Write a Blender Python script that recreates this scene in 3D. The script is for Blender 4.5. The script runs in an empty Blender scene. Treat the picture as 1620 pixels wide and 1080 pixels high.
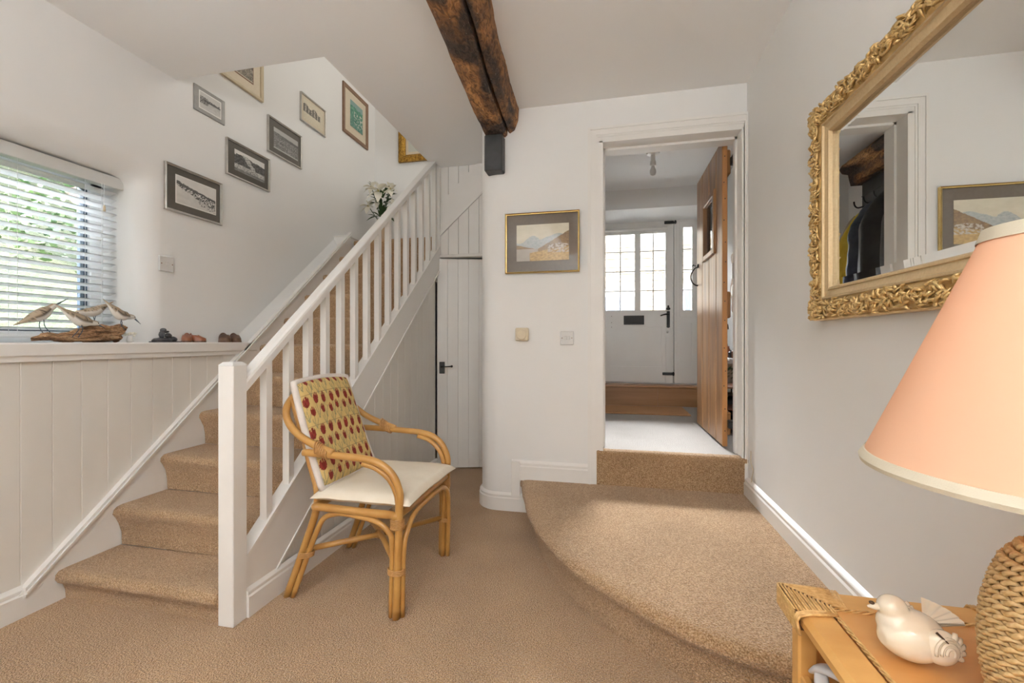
import bpy, math, random
import numpy as np
from mathutils import Vector, noise as mn
random.seed(7)
PI = math.pi
S = bpy.context.scene
COL = S.collection

# ------------------------------------------------------------------ camera
F_PX = 690.0
YAW = math.atan2(150, 690)
EYE = 1.1
cam_d = bpy.data.cameras.new('camera')
cam = bpy.data.objects.new('camera', cam_d); COL.objects.link(cam)
cam_d.sensor_width = 36.0
cam_d.lens = 36.0 * F_PX / 1620.0
cam_d.clip_start = 0.02
cam.location = (0, 0, EYE)
cam.rotation_euler = (PI / 2, 0, YAW)
S.camera = cam

# ------------------------------------------------------------------ exposure, sky, sun, added fill lights
S.view_settings.view_transform = 'Standard'
S.view_settings.look = 'None'
S.view_settings.exposure = 0.74
S.view_settings.gamma = 1.0
S.view_settings.use_curve_mapping = False
try:
    S.cycles.use_denoising = True
    S.cycles.max_bounces = 12
    S.cycles.diffuse_bounces = 7
    S.cycles.sample_clamp_indirect = 6.0
    S.cycles.caustics_reflective = False
    S.cycles.caustics_refractive = False
except Exception:
    pass
w = bpy.data.worlds.new('sky'); S.world = w; w.use_nodes = True
bg = w.node_tree.nodes['Background']
bg.inputs[0].default_value = (0.84, 0.92, 1.0, 1); bg.inputs[1].default_value = 9.0
def lamp(name, kind, loc, rot, power, color=(1, 1, 1), **k):
    d = bpy.data.lights.new(name, kind); d.energy = power; d.color = color
    for a, b in k.items(): setattr(d, a, b)
    o = bpy.data.objects.new(name, d); o.location = loc; o.rotation_euler = rot; COL.objects.link(o)
    return o
# sun reaches the garden bank and the house opposite, not the rooms
sun = lamp('sun', 'SUN', (0, 0, 8), (0, 0, 0), 3.0, (1, .95, .86), angle=math.radians(1))
sun.rotation_euler = Vector((-.55, .62, -.75)).to_track_quat('-Z', 'Y').to_euler()
# added fill light behind the camera, standing in for window daylight
lamp('rear_fill_light', 'AREA', (-.75, -1.70, 1.35), (PI / 2 + .1, 0, 0), 9, (1.0, .985, .96), shape='RECTANGLE', size=2.6, size_y=1.7)
# added fill pointing up behind the camera to brighten the ceiling
lamp('ceiling_fill_light', 'AREA', (-.35, -1.0, 1.85), (PI, 0, 0), 64, (.975, .99, 1.0), shape='RECTANGLE', size=.9, size_y=.7)
# added fill in the stairwell, standing in for an upstairs window
lamp('stairwell_fill_light', 'AREA', (-.3, 3.2, 3.75), (0, PI / 2, 0), 8, (1.0, .93, .84), shape='RECTANGLE', size=1.1, size_y=1.3)
# added fills above street and garden, boosting sky light through door and blind
sk = lamp('street_fill_light', 'AREA', (.45, 6.9, 3.75), (0, 0, 0), 1800, (.95, .975, 1.0), shape='RECTANGLE', size=2.2, size_y=1.4)
sk.rotation_euler = Vector((0, -3.4, -2.4)).to_track_quat('-Z', 'Y').to_euler()
sk = lamp('garden_fill_light', 'AREA', (-4.9, 1.2, 3.9), (0, 0, 0), 1800, (.86, .94, 1.0), shape='RECTANGLE', size=2.2, size_y=1.2)
sk.rotation_euler = Vector((2.2, 0, -2.1)).to_track_quat('-Z', 'Y').to_euler()
def portal(loc, rot, sx, sy):
    o = lamp('window_portal', 'AREA', loc, rot, 1, shape='RECTANGLE', size=sx, size_y=sy)
    o.data.cycles.is_portal = True
portal((-2.80, 1.15, 1.56), (0, -PI / 2, 0), .95, 1.5)
portal((.42, 5.12, 1.9), (-PI / 2, 0, 0), 1.2, 1.0)

# ------------------------------------------------------------------ materials
def nodes_of(name):
    m = bpy.data.materials.new(name); m.use_nodes = True
    nt = m.node_tree
    return m, nt, nt.nodes, nt.links, nt.nodes['Principled BSDF']
def mat(name, c, rough=.5, c2=None, scale=8, stretch=(1, 1, 1), bump=0, bscale=60, metal=0, spec=.5, coat=0, detail=4, bdist=.002, sharp=None):
    m, nt, N, L, b = nodes_of(name)
    b.inputs['Base Color'].default_value = (*c, 1)
    b.inputs['Roughness'].default_value = rough
    b.inputs['Metallic'].default_value = metal
    b.inputs['Specular IOR Level'].default_value = spec
    if coat: b.inputs['Coat Weight'].default_value = coat; b.inputs['Coat Roughness'].default_value = .05
    tc = N.new('ShaderNodeTexCoord'); mp = N.new('ShaderNodeMapping')
    mp.inputs['Scale'].default_value = stretch
    L.new(tc.outputs['Object'], mp.inputs[0])
    if c2 is not None:
        n = N.new('ShaderNodeTexNoise'); n.inputs['Scale'].default_value = scale; n.inputs['Detail'].default_value = detail
        L.new(mp.outputs[0], n.inputs['Vector'])
        r = N.new('ShaderNodeValToRGB')
        a, z = sharp or (.32, .68)
        r.color_ramp.elements[0].position = a; r.color_ramp.elements[1].position = z
        r.color_ramp.elements[0].color = (*c, 1); r.color_ramp.elements[1].color = (*c2, 1)
        L.new(n.outputs[0], r.inputs[0]); L.new(r.outputs[0], b.inputs['Base Color'])
    if bump:
        n2 = N.new('ShaderNodeTexNoise'); n2.inputs['Scale'].default_value = bscale; n2.inputs['Detail'].default_value = 4
        L.new(mp.outputs[0], n2.inputs['Vector'])
        bp = N.new('ShaderNodeBump'); bp.inputs['Strength'].default_value = bump; bp.inputs['Distance'].default_value = bdist
        L.new(n2.outputs[0], bp.inputs['Height']); L.new(bp.outputs[0], b.inputs['Normal'])
    return m
def vcol_mat(name, rough=.5, coat=0, bump=0, bscale=200, spec=.5, metal=0):
    m, nt, N, L, b = nodes_of(name)
    a = N.new('ShaderNodeVertexColor'); a.layer_name = 'col'
    L.new(a.outputs[0], b.inputs['Base Color'])
    b.inputs['Roughness'].default_value = rough; b.inputs['Specular IOR Level'].default_value = spec
    b.inputs['Metallic'].default_value = metal
    if coat: b.inputs['Coat Weight'].default_value = coat; b.inputs['Coat Roughness'].default_value = .03
    if bump:
        n2 = N.new('ShaderNodeTexNoise'); n2.inputs['Scale'].default_value = bscale
        tc = N.new('ShaderNodeTexCoord'); L.new(tc.outputs['Object'], n2.inputs['Vector'])
        bp = N.new('ShaderNodeBump'); bp.inputs['Strength'].default_value = bump; bp.inputs['Distance'].default_value = .002
        L.new(n2.outputs[0], bp.inputs['Height']); L.new(bp.outputs[0], b.inputs['Normal'])
    return m
def carpet_mat(name, c1, c2, c3):
    m, nt, N, L, b = nodes_of(name)
    tc = N.new('ShaderNodeTexCoord')
    n = N.new('ShaderNodeTexNoise'); n.inputs['Scale'].default_value = 210; n.inputs['Detail'].default_value = 3
    n3 = N.new('ShaderNodeTexNoise'); n3.inputs['Scale'].default_value = 3.0; n3.inputs['Detail'].default_value = 5
    v = N.new('ShaderNodeTexVoronoi'); v.inputs['Scale'].default_value = 190
    for q in (n, n3, v): L.new(tc.outputs['Object'], q.inputs['Vector'])
    r = N.new('ShaderNodeValToRGB'); e = r.color_ramp.elements
    e[0].position = .36; e[0].color = (*c1, 1); e[1].position = .64; e[1].color = (*c3, 1)
    k = e.new(.5); k.color = (*c2, 1)
    L.new(n.outputs[0], r.inputs[0])
    mx = N.new('ShaderNodeMix'); mx.data_type = 'RGBA'; mx.blend_type = 'MULTIPLY'; mx.inputs[0].default_value = .6
    r2 = N.new('ShaderNodeValToRGB'); r2.color_ramp.elements[0].color = (.72, .70, .68, 1); r2.color_ramp.elements[0].position = .3
    r2.color_ramp.elements[1].position = .7
    L.new(n3.outputs[0], r2.inputs[0]); L.new(r.outputs[0], mx.inputs[6]); L.new(r2.outputs[0], mx.inputs[7])
    L.new(mx.outputs[2], b.inputs['Base Color'])
    b.inputs['Roughness'].default_value = .95; b.inputs['Specular IOR Level'].default_value = .1
    b.inputs['Sheen Weight'].default_value = .25; b.inputs['Sheen Roughness'].default_value = .5
    ad = N.new('ShaderNodeMath'); ad.operation = 'ADD'
    L.new(n.outputs[0], ad.inputs[0]); L.new(v.outputs['Distance'], ad.inputs[1])
    bp = N.new('ShaderNodeBump'); bp.inputs['Strength'].default_value = .9; bp.inputs['Distance'].default_value = .006
    L.new(ad.outputs[0], bp.inputs['Height']); L.new(bp.outputs[0], b.inputs['Normal'])
    return m
def glass_mat(name, tint=(1, 1, 1)):
    m, nt, N, L, b = nodes_of(name)
    N.remove(b)
    o = N['Material Output']; t = N.new('ShaderNodeBsdfTransparent'); t.inputs[0].default_value = (*tint, 1)
    g = N.new('ShaderNodeBsdfGlossy'); g.inputs['Roughness'].default_value = .02
    fr = N.new('ShaderNodeFresnel'); fr.inputs[0].default_value = 1.45
    mx = N.new('ShaderNodeMixShader')
    L.new(fr.outputs[0], mx.inputs[0]); L.new(t.outputs[0], mx.inputs[1]); L.new(g.outputs[0], mx.inputs[2]); L.new(mx.outputs[0], o.inputs[0])
    return m
def shade_mat(name, c):
    m, nt, N, L, b = nodes_of(name)
    N.remove(b)
    o = N['Material Output']; d = N.new('ShaderNodeBsdfDiffuse'); d.inputs[0].default_value = (*c, 1)
    t = N.new('ShaderNodeBsdfTranslucent'); t.inputs[0].default_value = (.95, .50, .28, 1)
    mx = N.new('ShaderNodeMixShader'); mx.inputs[0].default_value = .24
    n = N.new('ShaderNodeTexNoise'); n.inputs['Scale'].default_value = 900
    bp = N.new('ShaderNodeBump'); bp.inputs['Strength'].default_value = .15; bp.inputs['Distance'].default_value = .0005
    L.new(n.outputs[0], bp.inputs['Height']); L.new(bp.outputs[0], d.inputs['Normal'])
    L.new(d.outputs[0], mx.inputs[1]); L.new(t.outputs[0], mx.inputs[2]); L.new(mx.outputs[0], o.inputs[0])
    return m

M = {}
M['wall'] = mat('plaster_wall', (.785, .785, .775), .75, (.805, .805, .795), 1.6, bump=.25, bscale=9, bdist=.004, spec=.25)
M['ceil'] = mat('ceiling_paint', (.84, .845, .845), .8, (.86, .865, .865), 1.2, bump=.2, bscale=7, bdist=.004, spec=.2)
M['wood_paint'] = mat('satin_white_paint', (.81, .80, .775), .38, (.785, .77, .745), 5, bump=.08, bscale=30, spec=.45)
M['board_paint'] = mat('painted_board', (.70, .675, .63), .45, (.735, .71, .665), 4, stretch=(1, 1, .3), bump=.1, bscale=40, spec=.4)
M['carpet'] = carpet_mat('tan_carpet', (.31, .18, .08), (.485, .305, .16), (.66, .46, .275))
M['carpet_hall'] = carpet_mat('daylit_hall_carpet', (.38, .35, .315), (.50, .465, .43), (.60, .57, .535))  # tan carpet again; cold front-door daylight put into its paler colour
M['oak'] = mat('old_oak_door', (.40, .215, .095), .33, (.20, .10, .045), 5, stretch=(3, 3, .35), bump=.5, bscale=14, spec=.5, detail=8)
M['oak_edge'] = mat('oak_door_edge', (.50, .24, .08), .45, (.36, .16, .05), 5, stretch=(3, 3, .4), bump=.3, bscale=30)
M['oak_step'] = mat('oak_step', (.40, .21, .095), .4, (.30, .145, .06), 4, stretch=(.4, 3, 4), bump=.1, bscale=30, detail=7)
M['beam'] = mat('weathered_beam', (.105, .062, .040), .75, (.42, .19, .06), 3.6, stretch=(2.0, .9, 2), bump=1.0, bscale=34, bdist=.02, detail=12, sharp=(.40, .58))
def gnarled(name, dark, mid, light, sc, st, bd, flecks=True):
    m, nt, N, L, b = nodes_of(name)
    tc = N.new('ShaderNodeTexCoord'); mp = N.new('ShaderNodeMapping'); mp.inputs['Scale'].default_value = st
    L.new(tc.outputs['Object'], mp.inputs[0])
    def noise(s_, d_, dist=0):
        n = N.new('ShaderNodeTexNoise'); n.inputs['Scale'].default_value = s_; n.inputs['Detail'].default_value = d_; n.inputs['Distortion'].default_value = dist
        L.new(mp.outputs[0], n.inputs['Vector']); return n
    n1 = noise(sc, 10, .6); n2 = noise(sc * 7, 8, 1.2); n3 = noise(sc * 22, 3)
    r1 = N.new('ShaderNodeValToRGB'); e = r1.color_ramp.elements
    e[0].position = .40; e[0].color = (*dark, 1); e[1].position = .66; e[1].color = (*light, 1); k = e.new(.52); k.color = (*mid, 1)
    L.new(n1.outputs[0], r1.inputs[0])
    r2 = N.new('ShaderNodeValToRGB'); r2.color_ramp.elements[0].position = .38; r2.color_ramp.elements[0].color = (.22, .19, .17, 1); r2.color_ramp.elements[1].position = .56
    L.new(n2.outputs[0], r2.inputs[0])
    mx = N.new('ShaderNodeMix'); mx.data_type = 'RGBA'; mx.blend_type = 'MULTIPLY'; mx.inputs[0].default_value = .8
    L.new(r1.outputs[0], mx.inputs[6]); L.new(r2.outputs[0], mx.inputs[7])
    last = mx.outputs[2]
    if flecks:
        r3 = N.new('ShaderNodeValToRGB'); r3.color_ramp.elements[0].position = .70; r3.color_ramp.elements[1].position = .74
        L.new(n3.outputs[0], r3.inputs[0])
        m2 = N.new('ShaderNodeMix'); m2.data_type = 'RGBA'; m2.inputs[7].default_value = (.62, .56, .45, 1)
        L.new(r3.outputs[0], m2.inputs[0]); L.new(last, m2.inputs[6]); last = m2.outputs[2]
    L.new(last, b.inputs['Base Color']); b.inputs['Roughness'].default_value = .7
    ad = N.new('ShaderNodeMath'); ad.operation = 'ADD'; L.new(n1.outputs[0], ad.inputs[0]); L.new(n2.outputs[0], ad.inputs[1])
    bp = N.new('ShaderNodeBump'); bp.inputs['Strength'].default_value = 1; bp.inputs['Distance'].default_value = bd
    L.new(ad.outputs[0], bp.inputs['Height']); L.new(bp.outputs[0], b.inputs['Normal'])
    return m
M['beam'] = gnarled('weathered_oak_beam', (.075, .045, .03), (.34, .15, .05), (.60, .29, .095), 4.0, (1.8, .9, 1.8), .022)
M['drift_g'] = gnarled('driftwood_grain', (.16, .075, .03), (.46, .25, .12), (.66, .42, .23), 14, (1, .45, 2.6), .008, False)
M['black'] = mat('black_paint', (.022, .022, .022), .5, (.05, .05, .05), 12, bump=.4, bscale=30)
M['iron'] = mat('black_iron', (.012, .012, .012), .45, bump=.2, bscale=80)
M['chrome'] = mat('brushed_silver', (.62, .60, .57), .3, metal=1)
M['silver'] = mat('silver_frame', (.50, .48, .45), .32, (.62, .60, .56), 20, metal=.85)
M['pewter'] = mat('grey_frame', (.27, .265, .25), .45, (.33, .325, .31), 30, metal=.2)
M['gold_thin'] = mat('brass_frame', (.66, .47, .18), .25, (.75, .56, .24), 20, metal=1)
M['gold'] = mat('gilt', (.60, .39, .15), .34, (.80, .58, .27), 45, metal=.62, bump=.5, bscale=140, bdist=.002)
M['gold_liner'] = mat('gilt_liner', (.62, .46, .26), .5, (.68, .52, .30), 120, metal=.35, bump=.5, bscale=260)
M['gold_dark'] = mat('dark_gilt', (.20, .095, .015), .38, (.55, .32, .06), 55, metal=.7, bump=.8, bscale=90, bdist=.004)
M['pine_frame'] = mat('brown_frame', (.22, .125, .075), .4, (.27, .16, .10), 20)
M['cream_frame'] = mat('cream_frame', (.55, .46, .31), .5, (.60, .51, .36), 20)
M['mount_dark'] = mat('taupe_mount', (.085, .075, .06), .6, (.095, .084, .068), 60, coat=.6)
M['mount_taupe'] = mat('warm_taupe_mount', (.125, .10, .075), .6, (.14, .112, .083), 60, coat=.5)
M['mount_cream'] = mat('cream_mount', (.66, .57, .43), .6, (.69, .60, .46), 60, coat=.4)
M['print'] = vcol_mat('printed_paper', .5, coat=.5)
M['mirror'] = mat('mirror_glass', (.90, .915, .90), .004, metal=1)
M['glass'] = glass_mat('window_glass')
M['rattan'] = mat('honey_rattan', (.52, .29, .085), .3, (.40, .195, .05), 9, stretch=(1, 1, 1), bump=.12, bscale=50, spec=.5, detail=6)
M['rattan_bind'] = mat('rattan_binding', (.36, .175, .05), .4, (.48, .26, .09), 90, bump=.3, bscale=150)
M['cushion'] = mat('cream_cotton', (.74, .67, .55), .8, (.78, .715, .60), 12, bump=.35, bscale=22, bdist=.004, spec=.2)
M['cushion_back'] = mat('white_cotton', (.76, .71, .66), .85, (.68, .62, .57), 14, bump=.6, bscale=26, bdist=.006, spec=.2)
M['tulip'] = vcol_mat('tulip_fabric', .85, bump=.3, bscale=600, spec=.2)
M['pine'] = mat('pine_table', (.72, .41, .13), .42, (.60, .31, .085), 4, stretch=(1.0, 3, 3), bump=.1, bscale=40, detail=7)
M['pine_dark'] = mat('pine_table_inner_panel', (.58, .27, .075), .4, (.66, .34, .11), 3.5, stretch=(.8, 4, 4), bump=.1, bscale=40, detail=7)
M['wicker'] = mat('wicker', (.52, .29, .09), .5, (.72, .46, .19), 120, bump=.4, bscale=300)
M['gap_shade'] = mat('painted_gap_shade', (.10, .045, .012), .7)  # near-black paint for the shade between wicker strands
M['wicker_pale'] = mat('pale_wicker', (.52, .34, .14), .55, (.68, .49, .25), 150, bump=.4, bscale=300)
M['shade'] = shade_mat('lamp_shade_fabric', (.84, .55, .38))
M['shade_trim'] = mat('shade_trim', (.60, .54, .42), .8, bump=.3, bscale=500)
M['glaze'] = mat('crackle_glaze', (.76, .66, .49), .18, (.82, .76, .64), 14, coat=.6)
M['dark_mark'] = mat('dark_glaze_mark', (.05, .025, .012), .4)
M['plastic_w'] = mat('white_plastic', (.80, .79, .76), .3, (.78, .77, .74), 10)
M['switch'] = mat('switch_plate_plastic', (.66, .655, .64), .28, (.64, .635, .62), 10)
M['plastic_cream'] = mat('cream_plastic', (.66, .56, .40), .4, (.62, .52, .37), 20)
M['plastic_grey'] = mat('grey_white_plastic', (.62, .62, .63), .3)
M['upvc'] = mat('white_window_frame', (.82, .83, .84), .35)
M['gasket'] = mat('dark_gasket', (.05, .07, .10), .5)
M['slat'] = mat('blind_slat', (.84, .85, .86), .4)
M['blindbox'] = mat('blind_headrail', (.66, .67, .66), .45)
M['drift'] = mat('driftwood', (.30, .14, .055), .75, (.52, .30, .15), 12, stretch=(1, .5, 2.5), bump=1, bscale=40, bdist=.008, detail=9)
M['bird'] = vcol_mat('carved_bird_paint', .6, bump=.2, bscale=120)
M['wire'] = mat('dark_wire', (.07, .09, .12), .5)
M['bronze_dark'] = mat('dark_bronze', (.03, .03, .033), .35, (.09, .09, .10), 40, bump=.6, bscale=70, bdist=.004)
M['leather_red'] = mat('red_brown_leather', (.26, .085, .04), .35, (.34, .13, .065), 30)
M['leather_brown'] = mat('dark_brown_leather', (.075, .04, .028), .35, (.15, .08, .045), 30)
M['coir'] = mat('coir_mat', (.36, .18, .075), .95, (.46, .25, .115), 160, bump=.8, bscale=300)
M['leaf'] = mat('dark_leaf', (.025, .06, .02), .4, (.05, .10, .03), 30)
M['petal'] = mat('lily_petal', (.78, .76, .66), .5, (.84, .80, .70), 20)
M['petal_y'] = mat('lily_centre', (.55, .45, .10), .6)
M['vase'] = mat('tan_vase', (.42, .30, .19), .35, (.50, .37, .25), 10)
M['coat_black'] = mat('black_coat_cloth', (.012, .012, .014), .6, (.028, .028, .03), 10, bump=.5, bscale=18, bdist=.01)
M['coat_navy'] = mat('navy_quilted_cloth', (.025, .035, .06), .4, (.06, .075, .11), 10, bump=.5, bscale=18, bdist=.01)
M['coat_yellow'] = mat('yellow_cloth', (.62, .42, .03), .6, (.72, .52, .06), 10, bump=.5, bscale=18, bdist=.01)
M['coat_beige'] = mat('beige_cloth', (.36, .29, .22), .8, (.44, .36, .28), 10, bump=.5, bscale=18, bdist=.01)
M['dark_wood'] = mat('dark_mahogany', (.13, .045, .02), .3, (.20, .075, .03), 12, stretch=(2, 2, .6))
M['stone_house'] = mat('honey_stone', (.40, .31, .21), .9, (.28, .20, .13), 6, bump=.5, bscale=20)
M['mortar'] = mat('pale_mortar', (.46, .42, .36), .95)
M['grass'] = mat('bank_grass', (.010, .02, .005), .95, (.040, .038, .018), 2.2, bump=.8, bscale=14, bdist=.05)
M['shrub'] = mat('shrub_leaf', (.012, .035, .010), .6, (.055, .09, .024), 3)
M['bark'] = mat('pale_bark', (.12, .08, .07), .9, (.19, .145, .13), 6, stretch=(1, 1, .3), bump=1, bscale=20, bdist=.02)
M['road'] = mat('street_paving', (.35, .34, .32), .95, (.42, .41, .39), 5)
M['tile_pattern'] = vcol_mat('painted_ceramic', .3)

# ------------------------------------------------------------------ mesh helpers
class MB:
    def __init__(s): s.v = []; s.f = []; s.m = []
    def add(s, vs, fs, mi=0):
        o = len(s.v); s.v += [tuple(p) for p in vs]; s.f += [tuple(i + o for i in f) for f in fs]; s.m += [mi] * len(fs); return s
    def box(s, x0, x1, y0, y1, z0, z1, mi=0):
        vs = [(x, y, z) for z in (z0, z1) for y in (y0, y1) for x in (x0, x1)]
        return s.add(vs, [(0, 2, 3, 1), (4, 5, 7, 6), (0, 1, 5, 4), (1, 3, 7, 5), (3, 2, 6, 7), (2, 0, 4, 6)], mi)
    def cbox(s, x0, x1, y0, y1, z0, z1, c=.003, mi=0):
        import itertools
        lo = (x0, y0, z0); hi = (x1, y1, z1); c = min(c, .49 * min(h - l for l, h in zip(lo, hi)))
        idx = {}; vs = []
        for sg in itertools.product((0, 1), repeat=3):
            for ax in range(3):
                p = []
                for k in range(3):
                    e = hi[k] if sg[k] else lo[k]
                    p.append(e if k == ax else (e - c if sg[k] else e + c))
                idx[(sg, ax)] = len(vs); vs.append(tuple(p))
        fs = []
        for ax in range(3):
            a, b = [k for k in range(3) if k != ax]
            for sd in (0, 1):
                q = []
                for (p, r) in ((0, 0), (1, 0), (1, 1), (0, 1)):
                    sg = [0, 0, 0]; sg[ax] = sd; sg[a] = p; sg[b] = r; q.append(idx[(tuple(sg), ax)])
                fs.append(tuple(q))
        for ax in range(3):
            a, b = [k for k in range(3) if k != ax]
            for p in (0, 1):
                for r in (0, 1):
                    q = []
                    for (t, k) in ((0, a), (1, a), (1, b), (0, b)):
                        sg = [0, 0, 0]; sg[ax] = t; sg[a] = p; sg[b] = r; q.append(idx[(tuple(sg), k)])
                    fs.append(tuple(q))
        for sg in itertools.product((0, 1), repeat=3):
            fs.append(tuple(idx[(sg, k)] for k in range(3)))
        return s.add(vs, fs, mi)
    def prism(s, poly, z0, z1, axis='z', mi=0):
        n = len(poly)
        def mk(p, h):
            return {'z': (p[0], p[1], h), 'x': (h, p[0], p[1]), 'y': (p[0], h, p[1])}[axis]
        vs = [mk(p, z0) for p in poly] + [mk(p, z1) for p in poly]
        fs = [tuple(range(n))[::-1], tuple(range(n, 2 * n))] + [(i, (i + 1) % n, (i + 1) % n + n, i + n) for i in range(n)]
        return s.add(vs, fs, mi)
    def tube(s, pts, r, n=10, smooth=0, closed=False, cap=True, mi=0, rfun=None, flat=1.0):
        pts = [Vector(p) for p in pts]
        if smooth: pts = catmull(pts, smooth, closed)
        m = len(pts); rs = r if hasattr(r, '__len__') else None
        if rs is not None:
            rs = np.interp(np.linspace(0, 1, m), np.linspace(0, 1, len(rs)), rs)
        vs = []; up = None
        for i, p in enumerate(pts):
            a = pts[(i - 1) % m] if (closed or i > 0) else p
            b = pts[(i + 1) % m] if (closed or i < m - 1) else p
            t = (b - a).normalized() if (b - a).length > 1e-9 else Vector((0, 0, 1))
            if up is None:
                up = Vector((0, 0, 1)) if abs(t.z) < .9 else Vector((1, 0, 0))
            u = (up - t * up.dot(t))
            if u.length < 1e-6: u = t.orthogonal()
            u.normalize(); v = t.cross(u); up = u
            rr = rs[i] if rs is not None else r
            for k in range(n):
                a_ = 2 * PI * k / n
                vs.append(p + u * math.cos(a_) * rr * flat + v * math.sin(a_) * rr)
        fs = []
        for i in range(m - (0 if closed else 1)):
            j = (i + 1) % m
            for k in range(n):
                l = (k + 1) % n
                fs.append((i * n + k, i * n + l, j * n + l, j * n + k))
        if cap and not closed:
            fs.append(tuple(range(n))[::-1]); fs.append(tuple((m - 1) * n + k for k in range(n)))
        return s.add(vs, fs, mi)
    def lathe(s, prof, cx, cy, n=40, mi=0, a0=0, a1=2 * PI):
        full = abs(a1 - a0 - 2 * PI) < 1e-6
        k = n if full else n + 1; vs = []
        for (r, z) in prof:
            for i in range(k):
                a = a0 + (a1 - a0) * i / n
                vs.append((cx + r * math.cos(a), cy + r * math.sin(a), z))
        fs = []
        for j in range(len(prof) - 1):
            for i in range(n):
                l = (i + 1) % k
                fs.append((j * k + i, j * k + l, (j + 1) * k + l, (j + 1) * k + i))
        return s.add(vs, fs, mi)
    def ell(s, c, r, nu=20, nv=12, fn=None, mi=0):
        vs = []
        for j in range(nv + 1):
            th = PI * j / nv
            for i in range(nu):
                ph = 2 * PI * i / nu
                d = Vector((math.sin(th) * math.cos(ph), math.sin(th) * math.sin(ph), math.cos(th)))
                p = Vector((c[0] + d.x * r[0], c[1] + d.y * r[1], c[2] + d.z * r[2]))
                if fn: p = fn(p, d)
                vs.append(p)
        fs = [(j * nu + i, (j + 1) * nu + i, (j + 1) * nu + (i + 1) % nu, j * nu + (i + 1) % nu) for j in range(nv) for i in range(nu)]
        return s.add(vs, fs, mi)
    def grid(s, fn, nu, nv, mi=0, flip=False):
        vs = [fn(i / nu, j / nv) for j in range(nv + 1) for i in range(nu + 1)]
        k = nu + 1
        fs = [(j * k + i, j * k + i + 1, (j + 1) * k + i + 1, (j + 1) * k + i) for j in range(nv) for i in range(nu)]
        if flip: fs = [f[::-1] for f in fs]
        return s.add(vs, fs, mi)
    def rotate(s, ang, org, start=0):
        c, q = math.cos(ang), math.sin(ang)
        for i in range(start, len(s.v)):
            x, y, z = s.v[i]; x -= org[0]; y -= org[1]
            s.v[i] = (org[0] + c * x - q * y, org[1] + q * x + c * y, z)
        return s
    def build(s, name, m, parent=None, smooth=False, kind=None, label=None, cat=None, group=None, col=None, world=True):
        me = bpy.data.meshes.new(name)
        vs = s.v
        if parent is not None and world:
            w_ = root_loc(parent); vs = [(a - w_[0], b - w_[1], c - w_[2]) for a, b, c in vs]
        me.from_pydata([tuple(p) for p in vs], [], s.f)
        ms = m if isinstance(m, (list, tuple)) else [m]
        for x in ms: me.materials.append(x)
        if len(ms) > 1: me.polygons.foreach_set('material_index', s.m)
        import bmesh
        bm = bmesh.new(); bm.from_mesh(me); bmesh.ops.recalc_face_normals(bm, faces=bm.faces); bm.to_mesh(me); bm.free()
        if smooth:
            me.polygons.foreach_set('use_smooth', [True] * len(me.polygons))
            if smooth != True and len(me.polygons):
                try: me.set_sharp_from_angle(angle=math.radians(smooth))
                except Exception: pass
        if col is not None:
            ca = me.color_attributes.new('col', 'FLOAT_COLOR', 'POINT')
            a = np.ones((len(vs), 4), dtype=np.float32); a[:, :3] = np.array(col, dtype=np.float32)
            ca.data.foreach_set('color', a.ravel())
        me.update()
        o = bpy.data.objects.new(name, me); COL.objects.link(o)
        if parent is not None: o.parent = parent
        tag(o, label, cat, group, kind)
        return o
def root_loc(o):
    l = Vector(o.location)
    while o.parent: o = o.parent; l += Vector(o.location)
    return l
def tag(o, label=None, cat=None, group=None, kind=None):
    for k, v in (('label', label), ('category', cat), ('group', group), ('kind', kind)):
        if v: o[k] = v
    return o
def thing(name, label, cat, loc=(0, 0, 0), group=None, kind=None):
    o = bpy.data.objects.new(name, None); COL.objects.link(o); o.location = loc; o.empty_display_size = .05
    return tag(o, label, cat, group, kind)
def catmull(P, k, closed=False):
    out = []; n = len(P)
    for i in range(n if closed else n - 1):
        p0 = P[(i - 1) % n] if (closed or i > 0) else P[0] * 2 - P[1]
        p1 = P[i]; p2 = P[(i + 1) % n]
        p3 = P[(i + 2) % n] if (closed or i < n - 2) else P[n - 1] * 2 - P[n - 2]
        for j in range(k):
            t = j / k
            out.append(.5 * ((2 * p1) + (p2 - p0) * t + (2 * p0 - 5 * p1 + 4 * p2 - p3) * t * t + (3 * p1 - p0 - 3 * p2 + p3) * t ** 3))
    if not closed: out.append(P[-1].copy())
    return out
def nz(x, y=0, z=0): return mn.noise(Vector((x, y, z)))
def nearest_copy(src, parent=None):
    c = src.copy(); COL.objects.link(c)
    if parent is not None: c.parent = parent
    return c

CE = 2.61           # ceiling height
G, R0 = .222, .19   # stair going and rise
nose = lambda k: (1.39 + G * (k - 1), .13 + R0 * (k - 1))   # y, z of nosing k

# ------------------------------------------------------------------ room shell
MB().box(-2.9, .80, -1.8, 4.5, -.15, 0).build('floor', M['carpet'], kind='structure')
# ceiling: main slab with the stairwell cut out of its corner
c = MB().box(-2.75, 1.3, -1.8, 2.05, CE, CE + .25).box(-1.465, 1.3, 2.05, 2.93, CE, CE + .25).box(-1.465, -.45, 2.93, 4.6, CE, CE + .25)
c.build('ceiling', M['ceil'], kind='structure')
MB().box(-.45, 1.3, 2.93, 5.3, CE - .01, CE + .25).build('ceiling_hall', M['ceil'], kind='structure')
MB().box(.80, .95, -1.8, 2.93, 0, CE + .3).build('wall_right', M['wall'], kind='structure')
MB().box(-2.75, .95, -1.95, -1.8, -.1, CE + .3).build('wall_rear', M['wall'], kind='structure')
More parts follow.
